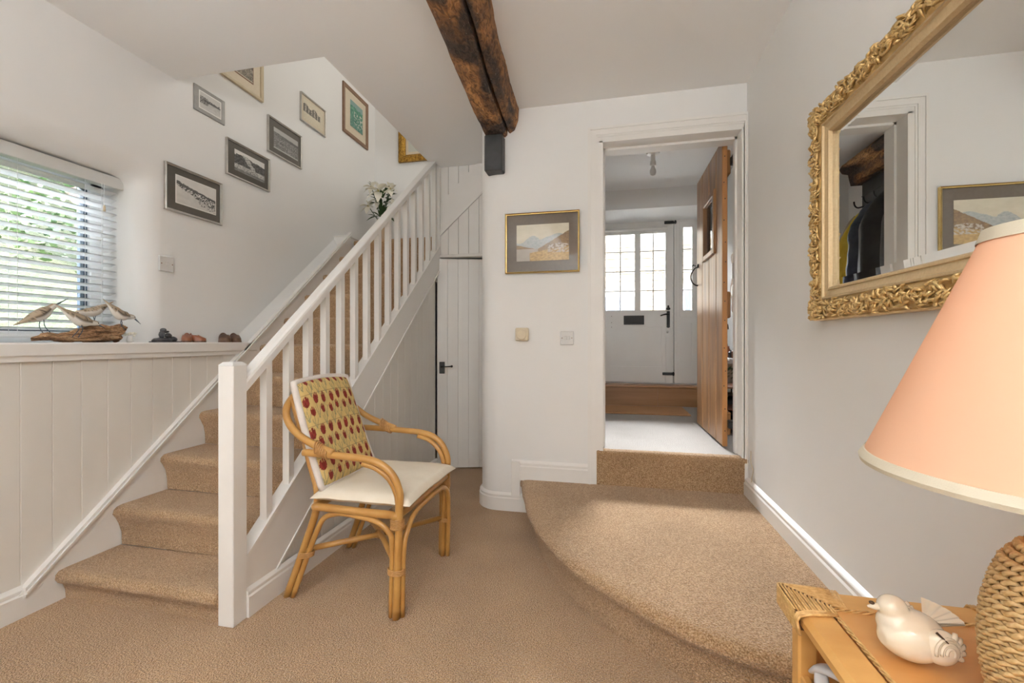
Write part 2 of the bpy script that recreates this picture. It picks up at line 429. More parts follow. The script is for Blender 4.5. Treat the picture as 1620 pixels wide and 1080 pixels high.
# back wall with its rounded end beside the cupboard, and the lintel over the doorway
poly = [(-.031, 2.78), (-.70, 2.78)]
for i in range(1, 10):
    a = PI * 1.5 - i * (PI / 2) / 10
    poly.append((-.70 + .14 * math.cos(a), 2.92 + .14 * math.sin(a)))
poly += [(-.84, 2.92), (-.84, 5.2), (-.45, 5.2), (-.45, 2.93), (-.031, 2.93)]
MB().prism(poly, 0, CE + .02).build('wall_back', M['wall'], kind='structure', smooth=35)
MB().box(-.031, .80, 2.78, 2.93, 2.345, CE + .02).build('wall_lintel', M['wall'], kind='structure')
MB().box(.775, 1.2, 2.782, 2.93, .2, CE + .02).build('wall_door_return', M['wall'], kind='structure')

# left wall: thick plaster with a soft rounded window recess
def rrect(y0, y1, z0, z1, r, n=7):
    out = []
    for (cy, cz, a0) in ((y1 - r, z1 - r, 0), (y0 + r, z1 - r, PI / 2), (y0 + r, z0 + r, PI), (y1 - r, z0 + r, 1.5 * PI)):
        for i in range(n + 1):
            a = a0 + (PI / 2) * i / n
            out.append((cy + r * math.cos(a), cz + r * math.sin(a), math.cos(a), math.sin(a)))
    return out
WX = -2.43
b = MB()
oy0, oy1, oz0, oz1 = .30, 1.865, 1.05, 1.985
ring = rrect(oy0, oy1, oz0, oz1, .06)
n = len(ring); vs = []
Y0, Y1, Z0, Z1 = -1.8, 4.30, .9, 4.6
prof = [(.10, 0.0), (.085, -.002), (.055, -.012), (.03, -.03), (.012, -.058), (.0, -.10), (-.004, -.33)]
outer_pts = [c_ for c_ in ((Y1, Z1), (Y0, Z1), (Y0, Z0), (Y1, Z0)) for _ in range(8)]
rings = [[(WX, oy, oz) for oy, oz in outer_pts]] + [[(WX + d, y + ny * o_, z + nz_ * o_) for (y, z, ny, nz_) in ring] for (o_, d) in prof]
for r_ in rings: vs += r_
fs = []
for k in range(len(rings) - 1):
    for i in range(n):
        j = (i + 1) % n
        fs.append((k * n + i, k * n + j, (k + 1) * n + j, (k + 1) * n + i))
b.add(vs, fs)
b.build('wall_left', M['wall'], kind='structure', smooth=50)
MB().box(-2.78, -2.435, -1.8, 4.4, -.1, .9).box(-2.78, -2.74, -1.8, .31, .9, 2.9).box(-2.78, -2.74, 1.86, 4.4, .9, 2.9).box(-2.78, -2.74, .31, 1.86, 1.98, 2.9).box(-2.78, -2.74, .31, 1.86, .9, 1.08).box(-2.78, -2.45, -1.8, 4.4, 2.9, 4.7).build('wall_outer_left', M['wall'], kind='structure')
# stairwell above the ceiling
MB().box(-2.5, -.1, 4.26, 4.4, 0, 4.7).build('wall_stairwell_far', M['wall'], kind='structure')
MB().box(-2.5, .2, 1.95, 2.05, CE + .25, 4.7).build('wall_stairwell_near', M['wall'], kind='structure')
MB().box(-.1, .0, 2.0, 4.4, CE + .25, 4.7).build('wall_landing', M['wall'], kind='structure')
MB().box(-2.6, .2, 1.95, 4.4, 4.55, 4.7).build('ceiling_stairwell', M['ceil'], kind='structure')
# plaster lining beside the stairs above the sill, its sloping ledge following the flight
L0 = (2.40, 1.09); L1 = (3.54, 2.05)
b = MB()
lx = -2.296
def lz(y): return L0[1] + (y - L0[0]) * (L1[1] - L0[1]) / (L1[0] - L0[0])
ys = [2.16 + (3.54 - 2.16) * i / 14 for i in range(15)]
vs = []; fs = []
for y in ys:
    z = lz(y) - .25
    vs += [(lx, y, .5), (lx, y, z - .06), (lx - .006, y, z), (lx - .035, y, z + .07), (lx - .085, y, z + .15), (WX - .004, y, z + .24)]
for i in range(len(ys) - 1):
    for k in range(5):
        fs.append((i * 6 + k, i * 6 + k + 1, (i + 1) * 6 + k + 1, (i + 1) * 6 + k))
b.add(vs, fs).box(-2.435, lx, 3.54, 4.27, 1.0, 2.055)
b.build('wall_stair_lining', M['wall'], kind='structure', smooth=60)
MB().cbox(-2.43, -2.288, 3.53, 4.26, 2.05, 2.062, .003).build('trim_1', M['wood_paint'], kind='structure')
# sill board
b = MB().cbox(-2.76, -2.262, -1.75, 2.47, 1.038, 1.095, .006)
b.build('trim_window_sill', M['wood_paint'], kind='structure')
MB().box(-2.284, -2.272, -1.7, 2.40, 1.018, 1.04).build('trim_2', M['wood_paint'], kind='structure')

def board(y0, y1, z0, z1, x, parent, depth=.012, ztop2=None, ch=.0022):
    """one tongue-and-groove board standing on the plane x, chamfered along both long edges; ztop2 slants the top"""
    zt0, zt1 = z1, (z1 if ztop2 is None else ztop2)
    c_ = ch
    xs = x + depth
    vs = [(x, y0, z0), (xs - c_, y0 + .0002, z0), (xs, y0 + c_, z0), (xs, y1 - c_, z0), (xs - c_, y1 - .0002, z0), (x, y1, z0)]
    k = lambda y: zt0 + (zt1 - zt0) * (y - y0) / (y1 - y0)
    vs += [(a, b_, k(b_)) for a, b_, _ in vs]
    fs = [(i, (i + 1) % 6, (i + 1) % 6 + 6, i + 6) for i in range(6)] + [(0, 1, 2, 3, 4, 5), (6, 7, 8, 9, 10, 11)]
    return MB().add(vs, fs).build('board', M['board_paint'], parent)
wp = thing('wall_left_panelling', None, None, (-2.3, 0, 0), kind='structure')
y = 2.43
while y > -.6:
    board(y - .104, y, .0, 1.036, -2.302, wp); y -= .104
MB().box(-2.44, -2.30, -1.8, 2.44, 0, 1.04).build('wall_lower_left', M['board_paint'], kind='structure')
# baseboard of the panelled wall
def skirt(name, pts, z0, h, t=.018, side=1, z0b=None):
    """skirting with a moulded top swept along floor points; side gives which side of the line it stands out"""
    prof = [(0, 0), (t, 0), (t, h * .70), (t * .72, h * .76), (t * .80, h * .82), (t * .80, h * .88), (t * .35, h * .97), (0, h)]
    P2 = [Vector((p[0], p[1])) for p in pts]; out = []
    for i, p in enumerate(P2):
        d1 = (P2[i] - P2[i - 1]).normalized() if i > 0 else None
        d2 = (P2[i + 1] - P2[i]).normalized() if i < len(P2) - 1 else None
        d = (d1 or d2) if (d1 is None or d2 is None) else (d1 + d2).normalized()
        nn = Vector((d.y, -d.x)) * side
        sc = 1 / max(.4, nn.dot(Vector(((d2 or d1).y, -(d2 or d1).x)) * side))
        zz = z0
        for (a, b_) in prof: out.append((p.x + nn.x * a * sc, p.y + nn.y * a * sc, zz + b_))
    k = len(prof); fs = []
    for i in range(len(P2) - 1):
        for j in range(k - 1): fs.append((i * k + j, i * k + j + 1, (i + 1) * k + j + 1, (i + 1) * k + j))
    fs += [tuple(range(k)), tuple((len(P2) - 1) * k + j for j in range(k))]
    return MB().add(out, fs).build(name, M['wood_paint'], kind='structure', smooth=30)
skirt('baseboard_left', [(-2.29, 1.295), (-2.29, -1.75)], 0, .125, side=-1)
skirt('baseboard_right', [(.80, -1.2), (.80, 1.36)], 0, .11, side=-1, t=.022)
skirt('baseboard_step', [(.80, 1.34), (.80, 2.78)], .20, .115, side=-1, t=.022)
skirt('baseboard_back', [(-.605, 2.78), (-.115, 2.78)], .205, .125, side=1, t=.018)
arc = [(-.84, 3.55), (-.84, 2.92)] + [( -.70 + .14 * math.cos(PI - i * (PI / 2) / 10 + 0) , 2.92 - .14 * math.sin(i * (PI / 2) / 10)) for i in range(1, 10)] + [(-.70, 2.78), (-.50, 2.78)]
skirt('baseboard_corner', arc, 0, .115, side=1, t=.02)
MB().cbox(-.605, -.548, 2.76, 2.785, .10, .325, .003).build('trim_3', M['wood_paint'], kind='structure')

# architrave of the inner doorway and its lining
def architrave(name, x0, x1, ztop, zb, yface, wl, wr, wt, depth=.02):
    bands = [(0, .30, depth * .55), (.30, .42, depth * .75), (.42, .80, depth), (.80, .90, depth * 1.35), (.90, 1.0, depth * 1.1)]
    b = MB()
    for a, e, d in bands:
        b.add(*_miter(x0, x1, ztop, zb, yface, wl, wr, wt, a, e, d))
    return b.build(name, M['wood_paint'], kind='structure')
def _miter(x0, x1, zt, zb, yf, wl, wr, wt, a, e, d):
    """ring strip from fraction a to e outward, left leg, head and right leg mitred together"""
    def pt(fr):
        return [(x0 - wl * fr, zb), (x0 - wl * fr, zt + wt * fr), (x1 + wr * fr, zt + wt * fr), (x1 + wr * fr, zb)]
    A, E_ = pt(a), pt(e); vs = []
    for p in A + E_: vs.append((p[0], yf, p[1]))
    for p in A + E_: vs.append((p[0], yf - d, p[1]))
    fs = []
    for i in range(3):
        fs += [(8 + i, 8 + i + 1, 12 + i + 1, 12 + i), (i, i + 1, 8 + i + 1, 8 + i), (4 + i, 4 + i + 1, 12 + i + 1, 12 + i)]
    fs += [(0, 4, 12, 8), (3, 7, 15, 11)]
    return vs, fs
architrave('trim_door_architrave', -.031, .770, 2.345, .21, 2.78, .085, .030, .088)
MB().box(-.045, -.022, 2.765, 2.95, .40, 2.345).box(.768, .80, 2.765, 2.95, .40, 2.345).box(-.045, .80, 2.765, 2.95, 2.336, 2.36).box(-.022, -.010, 2.86, 2.95, .42, 2.336).box(.756, .768, 2.86, 2.90, .42, 2.336).box(-.022, .768, 2.86, 2.95, 2.322, 2.336).build('trim_door_lining', M['wood_paint'], kind='structure')

# ------------------------------------------------------------------ stepped floor: curved step and landing
out = [(-.545, 2.79), (-.525, 2.74), (-.49, 2.60), (-.415, 2.33), (-.35, 2.16), (-.29, 2.03), (-.144, 1.80), (.018, 1.635), (.18, 1.50), (.343, 1.405), (.51, 1.36), (.70, 1.345), (.80, 1.345)]
cp = catmull([Vector((x, y, 0)) for x, y in out], 6)
prof = [(-.048, .0), (-.046, .02), (-.044, .09), (-.040, .132), (-.026, .144), (-.004, .150), (.008, .163), (.010, .180), (.004, .197), (-.012, .208), (-.035, .211), (-.07, .2115)]
rows = []
for i, p in enumerate(cp):
    a = cp[max(0, i - 1)]; e = cp[min(len(cp) - 1, i + 1)]; t = (e - a).normalized(); nrm = Vector((t.y, -t.x, 0))
    if nrm.dot(Vector((.2, 2.6, 0)) - p) > 0: nrm = -nrm
    j = nz(i * .37, 3.1) * .006
    rows.append([(p.x + nrm.x * (o_ + j * (z > .1)), p.y + nrm.y * (o_ + j * (z > .1)), z + (nz(i * .5, 7) * .003 if .1 < z < .2 else 0)) for o_, z in prof])
k = len(prof); vs = [q for r_ in rows for q in r_]; fs = []
for i in range(len(rows) - 1):
    for j in range(k - 1): fs.append((i * k + j, i * k + j + 1, (i + 1) * k + j + 1, (i + 1) * k + j))
top = [i * k + k - 1 for i in range(len(rows))]
vs.append((.80, 2.79, .2115)); fs.append(tuple(top + [len(vs) - 1]))
MB().add(vs, fs).build('curved_step', M['carpet'], smooth=60, label='wide tan-carpeted step with a curved front edge below the doorway', cat='step')
# landing riser (carpeted nosing) and hall floor
prof = [(2.764, .20), (2.764, .385), (2.758, .397), (2.756, .410), (2.762, .420), (2.775, .425), (2.81, .426)]
b = MB(); vs = []; xs = [-.031 + (.80 + .031) * i / 30 for i in range(31)]
xs[0] = -.062; 
for i, x in enumerate(xs):
    vs += [(x, y_ + nz(i * .6, 1) * .003, z_ + nz(i * .8, 5) * .002) for y_, z_ in prof]
k = len(prof)
b.add(vs, [(i * k + j, i * k + j + 1, (i + 1) * k + j + 1, (i + 1) * k + j) for i in range(30) for j in range(k - 1)])
b.build('floor_riser', M['carpet'], kind='structure', smooth=60)
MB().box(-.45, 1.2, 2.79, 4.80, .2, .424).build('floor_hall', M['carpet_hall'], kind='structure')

# ------------------------------------------------------------------ staircase
st = thing('staircase', 'carpeted straight staircase with white balustrade rising to the upper landing', 'staircase', (-1.87, 1.39, 0))
XL, XR = -2.272, -1.452
for k_ in range(1, 12):
    y0, z1 = nose(k_); z0 = z1 - (R0 if k_ > 1 else .13)
    yb = y0 + G + .03 if k_ < 11 else 4.26
    prof = [(y0 + .034, z0 - .0), (y0 + .032, z0 + (z1 - z0) * .30), (y0 + .022, z0 + (z1 - z0) * .55), (y0 + .006, z1 - .052), (y0 - .004, z1 - .034), (y0 - .002, z1 - .016), (y0 + .012, z1 - .003), (y0 + .035, z1), (yb, z1)]
    b = MB(); vs = []; nx = 16; xr_ = XR if k_ > 1 else -1.468
    for i in range(nx + 1):
        x = XL + (xr_ - XL) * i / nx
        for j, (y_, z_) in enumerate(prof):
            w_ = 0 if j in (0, len(prof) - 1) else 1
            vs.append((x, y_ + w_ * nz(x * 9, k_ * 3.3, j) * .004, z_ + w_ * nz(x * 7, k_ * 2.1, j + 9) * .003))
    k = len(prof)
    b.add(vs, [(i * k + j, i * k + j + 1, (i + 1) * k + j + 1, (i + 1) * k + j) for i in range(nx) for j in range(k - 1)])
    b.add([(x_, y_, z_) for x_ in (XL, xr_) for y_, z_ in prof] , [tuple(range(k)), tuple(range(k, 2 * k))]) if k_ == 1 else None
    b.build('tread', M['carpet'], st, smooth=60)
# wall stringer with a moulded cap
def slant(name, y0, z0, y1, z1, h, x0, x1, parent, m=M['wood_paint'], cut0=True):
    """board following the flight: top edge from (y0,z0) to (y1,z1), vertical depth h"""
    v = [(y0, z0), (y1, z1), (y1, z1 - h), (y0, z0 - h)]
    return MB().prism(v, x0, x1, 'x').build(name, m, parent)
SL = R0 / G
yA, zA = 1.287, .118
zL = lambda y: zA + SL * 1.015 * (y - yA)
v = [(yA, zA), (3.56, zL(3.56)), (3.56, zL(3.56) - .55), (1.80, .0), (1.18, .0), (1.18, .02)]
MB().prism([(1.20, .0), (yA, zA - .008), (3.56, zL(3.56) - .008), (3.56, zL(3.56) - .5), (1.9, 0)], -2.292, -2.274, 'x').build('wall_stringer', M['wood_paint'], st)
b = MB()
for (dz, h, x1) in ((0, .014, -2.262), (-.016, .010, -2.256), (-.028, .012, -2.264)):
    b.prism([(yA, zA + dz), (3.56, zL(3.56) + dz), (3.56, zL(3.56) + dz - h), (yA, zA + dz - h)], -2.29, x1, 'x')
b.build('stringer_moulding', M['wood_paint'], st)
# outer stringer
zS = lambda y: .27 + .811 * (y - 1.508)
zB = lambda y: 1.72 - .845 * (3.54 - y)
MB().prism([(1.47, zS(1.47)), (3.53, zS(3.53)), (3.53, zB(3.53)), (1.535, 0.0), (1.47, 0)], -1.455, -1.408, 'x').build('outer_stringer', M['wood_paint'], st)
MB().prism([(1.47, zS(1.47) + .004), (3.53, zS(3.53) + .004), (3.53, zS(3.53) - .018), (1.47, zS(1.47) - .018)], -1.460, -1.402, 'x').build('stringer_cap', M['wood_paint'], st)
MB().prism([(1.56, zB(1.56)), (3.53, zB(3.53)), (3.53, zB(3.53) - .014), (1.575, zB(1.56) - .0)], -1.42, -1.402, 'x').build('stringer_bead', M['wood_paint'], st)
# newel
b = MB().cbox(-1.470, -1.400, 1.406, 1.474, 0, 1.008, .003)
b.add([(-1.470, 1.406, 1.008), (-1.40, 1.406, 1.008), (-1.40, 1.474, 1.008), (-1.47, 1.474, 1.008), (-1.458, 1.418, 1.020), (-1.412, 1.418, 1.020), (-1.412, 1.462, 1.020), (-1.458, 1.462, 1.020)],
      [(0, 1, 5, 4), (1, 2, 6, 5), (2, 3, 7, 6), (3, 0, 4, 7), (4, 5, 6, 7)])
b.build('newel_post', M['wood_paint'], st)
MB().cbox(-1.455, -1.405, 3.53, 3.575, zB(3.53) - .1, CE, .003).build('top_post', M['wood_paint'], st)
# handrail (bevelled section swept up the slope)
zH = lambda y: .984 + .853 * (y - 1.508)
sec = [(-.030, -.052), (-.030, -.018), (-.026, -.006), (-.014, 0), (.014, 0), (.026, -.006), (.030, -.018), (.030, -.052), (.018, -.060), (-.018, -.060)]
ye = 1.508 + (CE - .984) / .853
vs = [(-1.430 + a, 1.472, zH(1.472) + b_) for a, b_ in sec] + [(-1.430 + a, ye + .02 , min(CE, zH(ye + .02) + b_)) for a, b_ in sec]
k = len(sec)
MB().add(vs, [(i, (i + 1) % k, (i + 1) % k + k, i + k) for i in range(k)] + [tuple(range(k)), tuple(range(k, 2 * k))]).build('handrail', M['wood_paint'], st)
for i in range(15):
    y_ = 1.590 + .1335 * i
    s_ = .0165
    zt = min(CE, zH(y_ + s_) - .05); v = MB()
    xa, xb, ya, yb = -1.430 - s_, -1.430 + s_, y_, y_ + 2 * s_
    vs = [(xa, ya, zS(ya) - .005), (xb, ya, zS(ya) - .005), (xb, yb, zS(yb) - .005), (xa, yb, zS(yb) - .005), (xa, ya, min(CE, zH(ya) - .055)), (xb, ya, min(CE, zH(ya) - .055)), (xb, yb, min(CE, zH(yb) - .055)), (xa, yb, min(CE, zH(yb) - .055))]
    v.add(vs, [(0, 1, 2, 3), (4, 5, 6, 7), (0, 1, 5, 4), (1, 2, 6, 5), (2, 3, 7, 6), (3, 0, 4, 7)])
    v.build('baluster', M['wood_paint'], st)
# boarded wall below the flight
us = thing('wall_under_stairs', None, None, (-1.42, 1.6, 0), kind='structure')
y = 1.55
while y < 3.46:
    y2 = min(y + .104, 3.47)
    board(y, y2, 0.0, max(.02, zB(y) - .004), -1.432, us, ztop2=max(.03, zB(y2) - .004)); y = y2
MB().prism([(1.5, 0), (3.50, 0), (3.50, zB(3.5)), (1.56, zB(1.56))], -1.46, -1.432, 'x').build('wall_panel_backing', M['board_paint'], kind='structure')
skirt('baseboard_under_stairs', [(-1.41, 1.474), (-1.41, 3.47)], 0, .115, side=1, t=.018)

# ------------------------------------------------------------------ cupboard end wall: boards over the low door
bulk = thing('wall_over_cupboard', None, None, (-1.1, 3.58, 1.83), kind='structure')
x = -1.43
while x < -.80:
    x2 = x + .092
    MB().cbox(x + .0012, x2 - .0012, 3.566, 3.60, 1.83, CE, .003).build('board', M['wood_paint'], bulk); x = x2
def on_face(P_, y0, y1): return MB().prism(P_, y0, y1, 'y')
# sloping apron board with a bead along its lower edge, then the lower boards
on_face([(-1.43, 1.99), (-.80, 2.59), (-.80, 2.85), (-1.43, 2.24)][:2] + [(-.80, CE - .002), (-1.085, CE - .002), (-1.43, 2.27)], 3.552, 3.566).build('apron_board', M['wood_paint'], bulk)
on_face([(-1.43, 1.99), (-.80, 2.555), (-.80, 2.568), (-1.43, 2.003)], 3.542, 3.553).build('apron_bead', M['wood_paint'], bulk)
MB().cbox(-1.43, -.80, 3.535, 3.60, 1.822, 1.845, .003).build('trim_4', M['wood_paint'], kind='structure')
MB().box(-1.46, -.8, 3.60, 4.3, 1.84, CE + .2).build('wall_cupboard_upper', M['wood_paint'], kind='structure')
# plank door, slightly ajar
d = thing('door_3', None, None, (-1.425, 3.525, 0), kind='structure')
ang = math.radians(17)
for i in range(7):
    x0 = -1.425 + .09 * i
    MB().cbox(x0 + .0003, x0 + .0897, 3.525, 3.548, .012, 1.812, .0022).rotate(ang, (-1.425, 3.525)).build('plank', M['wood_paint'], d)
MB().cbox(-1.425, -.795, 3.546, 3.566, .012, 1.812, .003).rotate(ang, (-1.425, 3.525)).build('door_backing', M['wood_paint'], d)
h = MB().cbox(-1.405, -1.36, 3.515, 3.526, .825, .925, .003).rotate(ang, (-1.425, 3.525)).build('latch_plate', M['iron'], d)
MB().tube([(-1.385, 3.518, .885), (-1.385, 3.48, .885)], .008, 10).tube([(-1.385, 3.482, .885), (-1.33, 3.482, .886), (-1.30, 3.482, .888)], [.006, .005, .006], 10).ell((-1.298, 3.482, .888), (.010, .010, .010), 12, 8).rotate(ang, (-1.425, 3.525)).build('lever_handle', M['iron'], h, smooth=True)
MB().box(-1.46, -.84, 4.1, 4.15, 0, 1.84).build('wall_cupboard_back', M['wall'], kind='structure')

# ------------------------------------------------------------------ left window and blind
wd = thing('window_1', None, None, (-2.72, 1.1, 1.09), kind='structure')
b = MB().cbox(-2.77, -2.70, .31, .37, 1.09, 1.99, .004).cbox(-2.77, -2.70, 1.80, 1.865, 1.09, 1.99, .004).cbox(-2.77, -2.70, .31, 1.865, 1.09, 1.15, .004).cbox(-2.77, -2.70, .31, 1.865, 1.93, 1.99, .004)
b.build('frame', M['upvc'], wd)
MB().box(-2.765, -2.72, 1.782, 1.802, 1.15, 1.93).box(-2.765, -2.72, 1.15, 1.17, 1.15, 1.93).box(-2.765, -2.72, .37, 1.80, 1.148, 1.156).build('gasket', M['gasket'], wd)
MB().cbox(-2.768, -2.71, 1.11, 1.155, 1.15, 1.93, .003).build('mullion', M['upvc'], wd)
MB().box(-2.742, -2.738, .36, 1.81, 1.14, 1.94).build('pane', M['glass'], wd)
bl = thing('venetian_blind', 'white slatted blind let down over the deep window', 'blind', (-2.60, 1.1, 1.95))
b = MB().cbox(-2.655, -2.565, .36, 1.858, 1.930, 1.972, .004); b.cbox(-2.566, -2.556, .35, 1.862, 1.915, 1.975, .003)
b.build('headrail', M['blindbox'], bl)
sm = None
for i in range(20):
    z_ = 1.893 - i * .0385
    if sm is None:
        def sf(u, v):
            x_ = -2.635 + .05 * u
            return (x_, .37 + 1.48 * v, 1.893 + .0035 * math.sin(PI * u) + (.5 - u) * -.010)
        b = MB(); b.grid(sf, 5, 1)
        n0 = len(b.v); b.add([(x, y, z - .0022) for x, y, z in b.v[:n0]], [tuple(reversed(f)) for f in b.f[:]])
        sm = b.build('slat', M['slat'], bl)
        base_z = sm.location.z
    else:
        c_ = nearest_copy(sm, bl); c_.location.z = -i * .0385
MB().cbox(-2.63, -2.585, .37, 1.852, 1.118, 1.134, .004).build('bottom_rail', M['slat'], bl)
for y_ in (.55, 1.15, 1.44, 1.70):
    MB().tube([(-2.583, y_, 1.12), (-2.583, y_, 1.93)], .0009, 5).tube([(-2.637, y_, 1.12), (-2.637, y_, 1.93)], .0009, 5).build('ladder_cord', M['slat'], bl)
cdd = MB().tube([(-2.552, 1.765, 1.80), (-2.552, 1.765, 1.92)], .001, 5).tube([(-2.555, 1.755, 1.15), (-2.555, 1.755, 1.92)], .001, 5).build('pull_cord', M['slat'], bl)
MB().lathe([(.0, 1.775), (.006, 1.777), (.0055, 1.80), (.003, 1.808), (0, 1.809)], -2.552, 1.765, 12).build('cord_knob', M['plastic_cream'], cdd, smooth=True)

# ------------------------------------------------------------------ garden seen through the blind
def bank(u, v):
    x_ = -3.1 - 9 * u; y_ = -5 + 16 * v
    return (x_, y_, .1 + 7.5 * u + .55 * math.sin(y_ * .6) * u + .25 * nz(x_ * .8, y_ * .8))
MB().grid(bank, 40, 60).build('grass_bank', M['grass'], kind='structure', smooth=True)
def leafball(name, c, r, nl, m, label, cat, group=None, ls=.07, seed=1):
    rnd = random.Random(seed); b = MB()
    for _ in range(nl):
        d = Vector((rnd.gauss(0, 1), rnd.gauss(0, 1), rnd.gauss(0, 1))).normalized() * (rnd.random() ** .4)
        p = Vector((c[0] + d.x * r[0], c[1] + d.y * r[1], c[2] + d.z * r[2]))
        a = Vector((rnd.gauss(0, 1), rnd.gauss(0, 1), rnd.gauss(0, .6))).normalized(); t = a.orthogonal().normalized()
        l_ = ls * rnd.uniform(.6, 1.3)
        b.add([p, p + a * l_ * .5 + t * l_ * .28, p + a * l_, p + a * l_ * .5 - t * l_ * .28], [(0, 1, 2, 3)])
    return b.build(name, m, label=label, cat=cat, group=group)
rn = random.Random(3)
for i in range(9):
    row = i % 3; y_ = 1.3 + (i // 3) * 2.1 + row * .7
    x_ = -5.0 - row * 1.9
    z_ = .1 + 7.5 * (-3.1 - x_) / 9
    leafball('shrub', (x_, y_, z_ + .45 + row * .2), (.62, .78, .60 + .15 * row), 1500, M['shrub'], 'leafy green shrub on the grass bank beyond the blind', 'shrub', 'shrubs on the garden bank', seed=i)
tr = thing('tree', 'tall tree with a pale reddish trunk seen through the blind', 'tree', (-6.2, 3.83, 2.2))
MB().tube([(-6.2, 3.66, 2.0), (-6.2, 3.78, 2.3), (-6.2, 3.95, 2.6), (-6.25, 4.1, 5.0)], [.10, .085, .075, .06], 14, smooth=5).build('trunk', M['bark'], tr, smooth=True)
b = MB(); rnd = random.Random(5)
for _ in range(5000):
    d_ = Vector((rnd.gauss(0, 1), rnd.gauss(0, 1), rnd.gauss(0, 1))).normalized() * (rnd.random() ** .5)
    p = Vector((-6.4 + d_.x * 1.3, 4.2 + d_.y * 2.2, 5.4 + d_.z * 1.3))
    a = Vector((rnd.gauss(0, 1), rnd.gauss(0, 1), rnd.gauss(0, .6))).normalized(); t = a.orthogonal().normalized()
    b.add([p, p + a * .05 + t * .03, p + a * .1, p + a * .05 - t * .03], [(0, 1, 2, 3)])
b.build('crown', M['shrub'], tr)

# ------------------------------------------------------------------ hall beyond the doorway
MB().box(1.06, 1.2, 2.78, 5.2, .2, CE + .2).build('wall_hall_right', M['wall'], kind='structure')
# front wall round door and sidelight
b = MB().box(-.45, -.115, 4.98, 5.12, .3, CE).box(.965, 1.2, 4.98, 5.12, .3, CE).box(-.45, 1.2, 4.98, 5.12, 2.425, CE).box(-.45, 1.2, 4.98, 5.12, .2, .64)
b.build('wall_hall_front', M['wall'], kind='structure')
MB().box(-.45, 1.06, 4.47, 4.98, 2.41, CE).build('wall_hall_bulkhead', M['wall'], kind='structure')
os_ = thing('oak_threshold_step', 'varnished oak step below the white front door', 'step', (.3, 4.8, .42))
MB().cbox(-.44, .52, 4.785, 4.81, .42, .612, .002).build('riser_board', M['oak_step'], os_)
MB().cbox(.522, 1.06, 4.785, 4.81, .42, .612, .002).build('riser_board', M['oak_step'], os_)
MB().cbox(-.44, 1.06, 4.765, 4.985, .612, .636, .006).build('tread_board', M['oak_step'], os_)
mt = MB()
mt.cbox(-.03, .745, 4.19, 4.68, .4245, .438, .004)
mt.build('door_mat', M['coir'], label='brown coir doormat on the hall carpet', cat='doormat')

fd = thing('door_1', None, None, (.3, 5.0, .645), kind='structure')
Yd = 4.985
cols = [(-.014, .155 - .013), (.155 + .0, .297)]
# column edges: panes measured in pairs either side of a wide stile
gx = [(-.014, .146), (.160, .300), (.360, .470), (.484, .623)]
gx = [(-.014, .143), (.150, .300), (.362, .492), (.499, .623)]
gz = [(1.444, 1.652), (1.664, 1.868), (1.880, 2.085), (2.097, 2.300)]
b = MB()
b.cbox(-.115, -.014, Yd, Yd + .045, .65, 2.42, .002).cbox(.623, .706, Yd, Yd + .045, .65, 2.42, .002)
b.box(-.014, .623, Yd, Yd + .045, 2.30, 2.418).box(-.014, .623, Yd, Yd + .045, 1.262, 1.444).box(-.014, .623, Yd, Yd + .045, .652, .825)
b.box(.300, .362, Yd, Yd + .045, 1.444, 2.30)
b.box(-.014, .034, Yd, Yd + .045, .825, 1.262).box(.584, .623, Yd, Yd + .045, .825, 1.262)
b.build('door_frame', M['wood_paint'], fd)
MB().box(.034, .584, Yd + .012, Yd + .035, .825, 1.262).build('lower_panel', M['wood_paint'], fd)
for (a, e) in ((.143, .150), (.492, .499)):
    MB().cbox(a - .003, e + .003, Yd + .006, Yd + .034, 1.444, 2.30, .002).build('glazing_bar', M['wood_paint'], fd)
for (z0, z1) in zip([g[1] for g in gz[:-1]], [g[0] for g in gz[1:]]):
    for (xa, xb) in ((-.014, .300), (.362, .623)):
        MB().cbox(xa, xb, Yd + .007, Yd + .033, z0, z1, .002).build('glazing_bar', M['wood_paint'], fd)
for (xa, xb) in gx:
    for (z0, z1) in gz:
        MB().box(xa - .004, xb + .004, Yd + .018, Yd + .022, z0 - .004, z1 + .004).build('pane', M['glass'], fd)
MB().cbox(.183, .40, Yd - .008, Yd + .001, 1.285, 1.385, .003).cbox(.203, .38, Yd - .012, Yd - .006, 1.305, 1.365, .003).build('letter_plate', M['iron'], fd)
hp = MB().cbox(.635, .668, Yd - .008, Yd + .001, 1.27, 1.43, .004)
hp.ell((.651, Yd - .006, 1.455), (.022, .006, .016), 14, 8).ell((.651, Yd - .006, 1.478), (.010, .006, .016), 12, 8).ell((.651, Yd - .006, 1.262), (.018, .006, .014), 12, 8)
ho = hp.build('handle_plate', M['iron'], fd, smooth=30)
MB().tube([(.651, Yd - .005, 1.395), (.651, Yd - .05, 1.395)], .011, 10).tube([(.651, Yd - .048, 1.395), (.61, Yd - .052, 1.392), (.565, Yd - .05, 1.378)], [.010, .008, .006], 10, smooth=4).build('lever', M['iron'], ho, smooth=True)
MB().ell((.645, Yd - .002, 1.205), (.012, .006, .014), 14, 8).build('lock_cylinder', M['chrome'], fd, smooth=True)
for (z0, z1, xa, xb) in ((2.375, 2.405, .610, .735), (.735, .765, .590, .715)):
    MB().cbox(xa, xb, Yd - .012, Yd + .001, z0, z1, .003).ell((xb - .012, Yd - .010, (z0 + z1) / 2), (.013, .012, .022), 12, 8).build('bolt', M['iron'], fd, smooth=30)
for z_ in (1.26, 1.31, 1.38):
    MB().tube([(.052, Yd + .001, z_), (.052, Yd - .003, z_)], .004, 8).build('screw', M['iron'], fd)
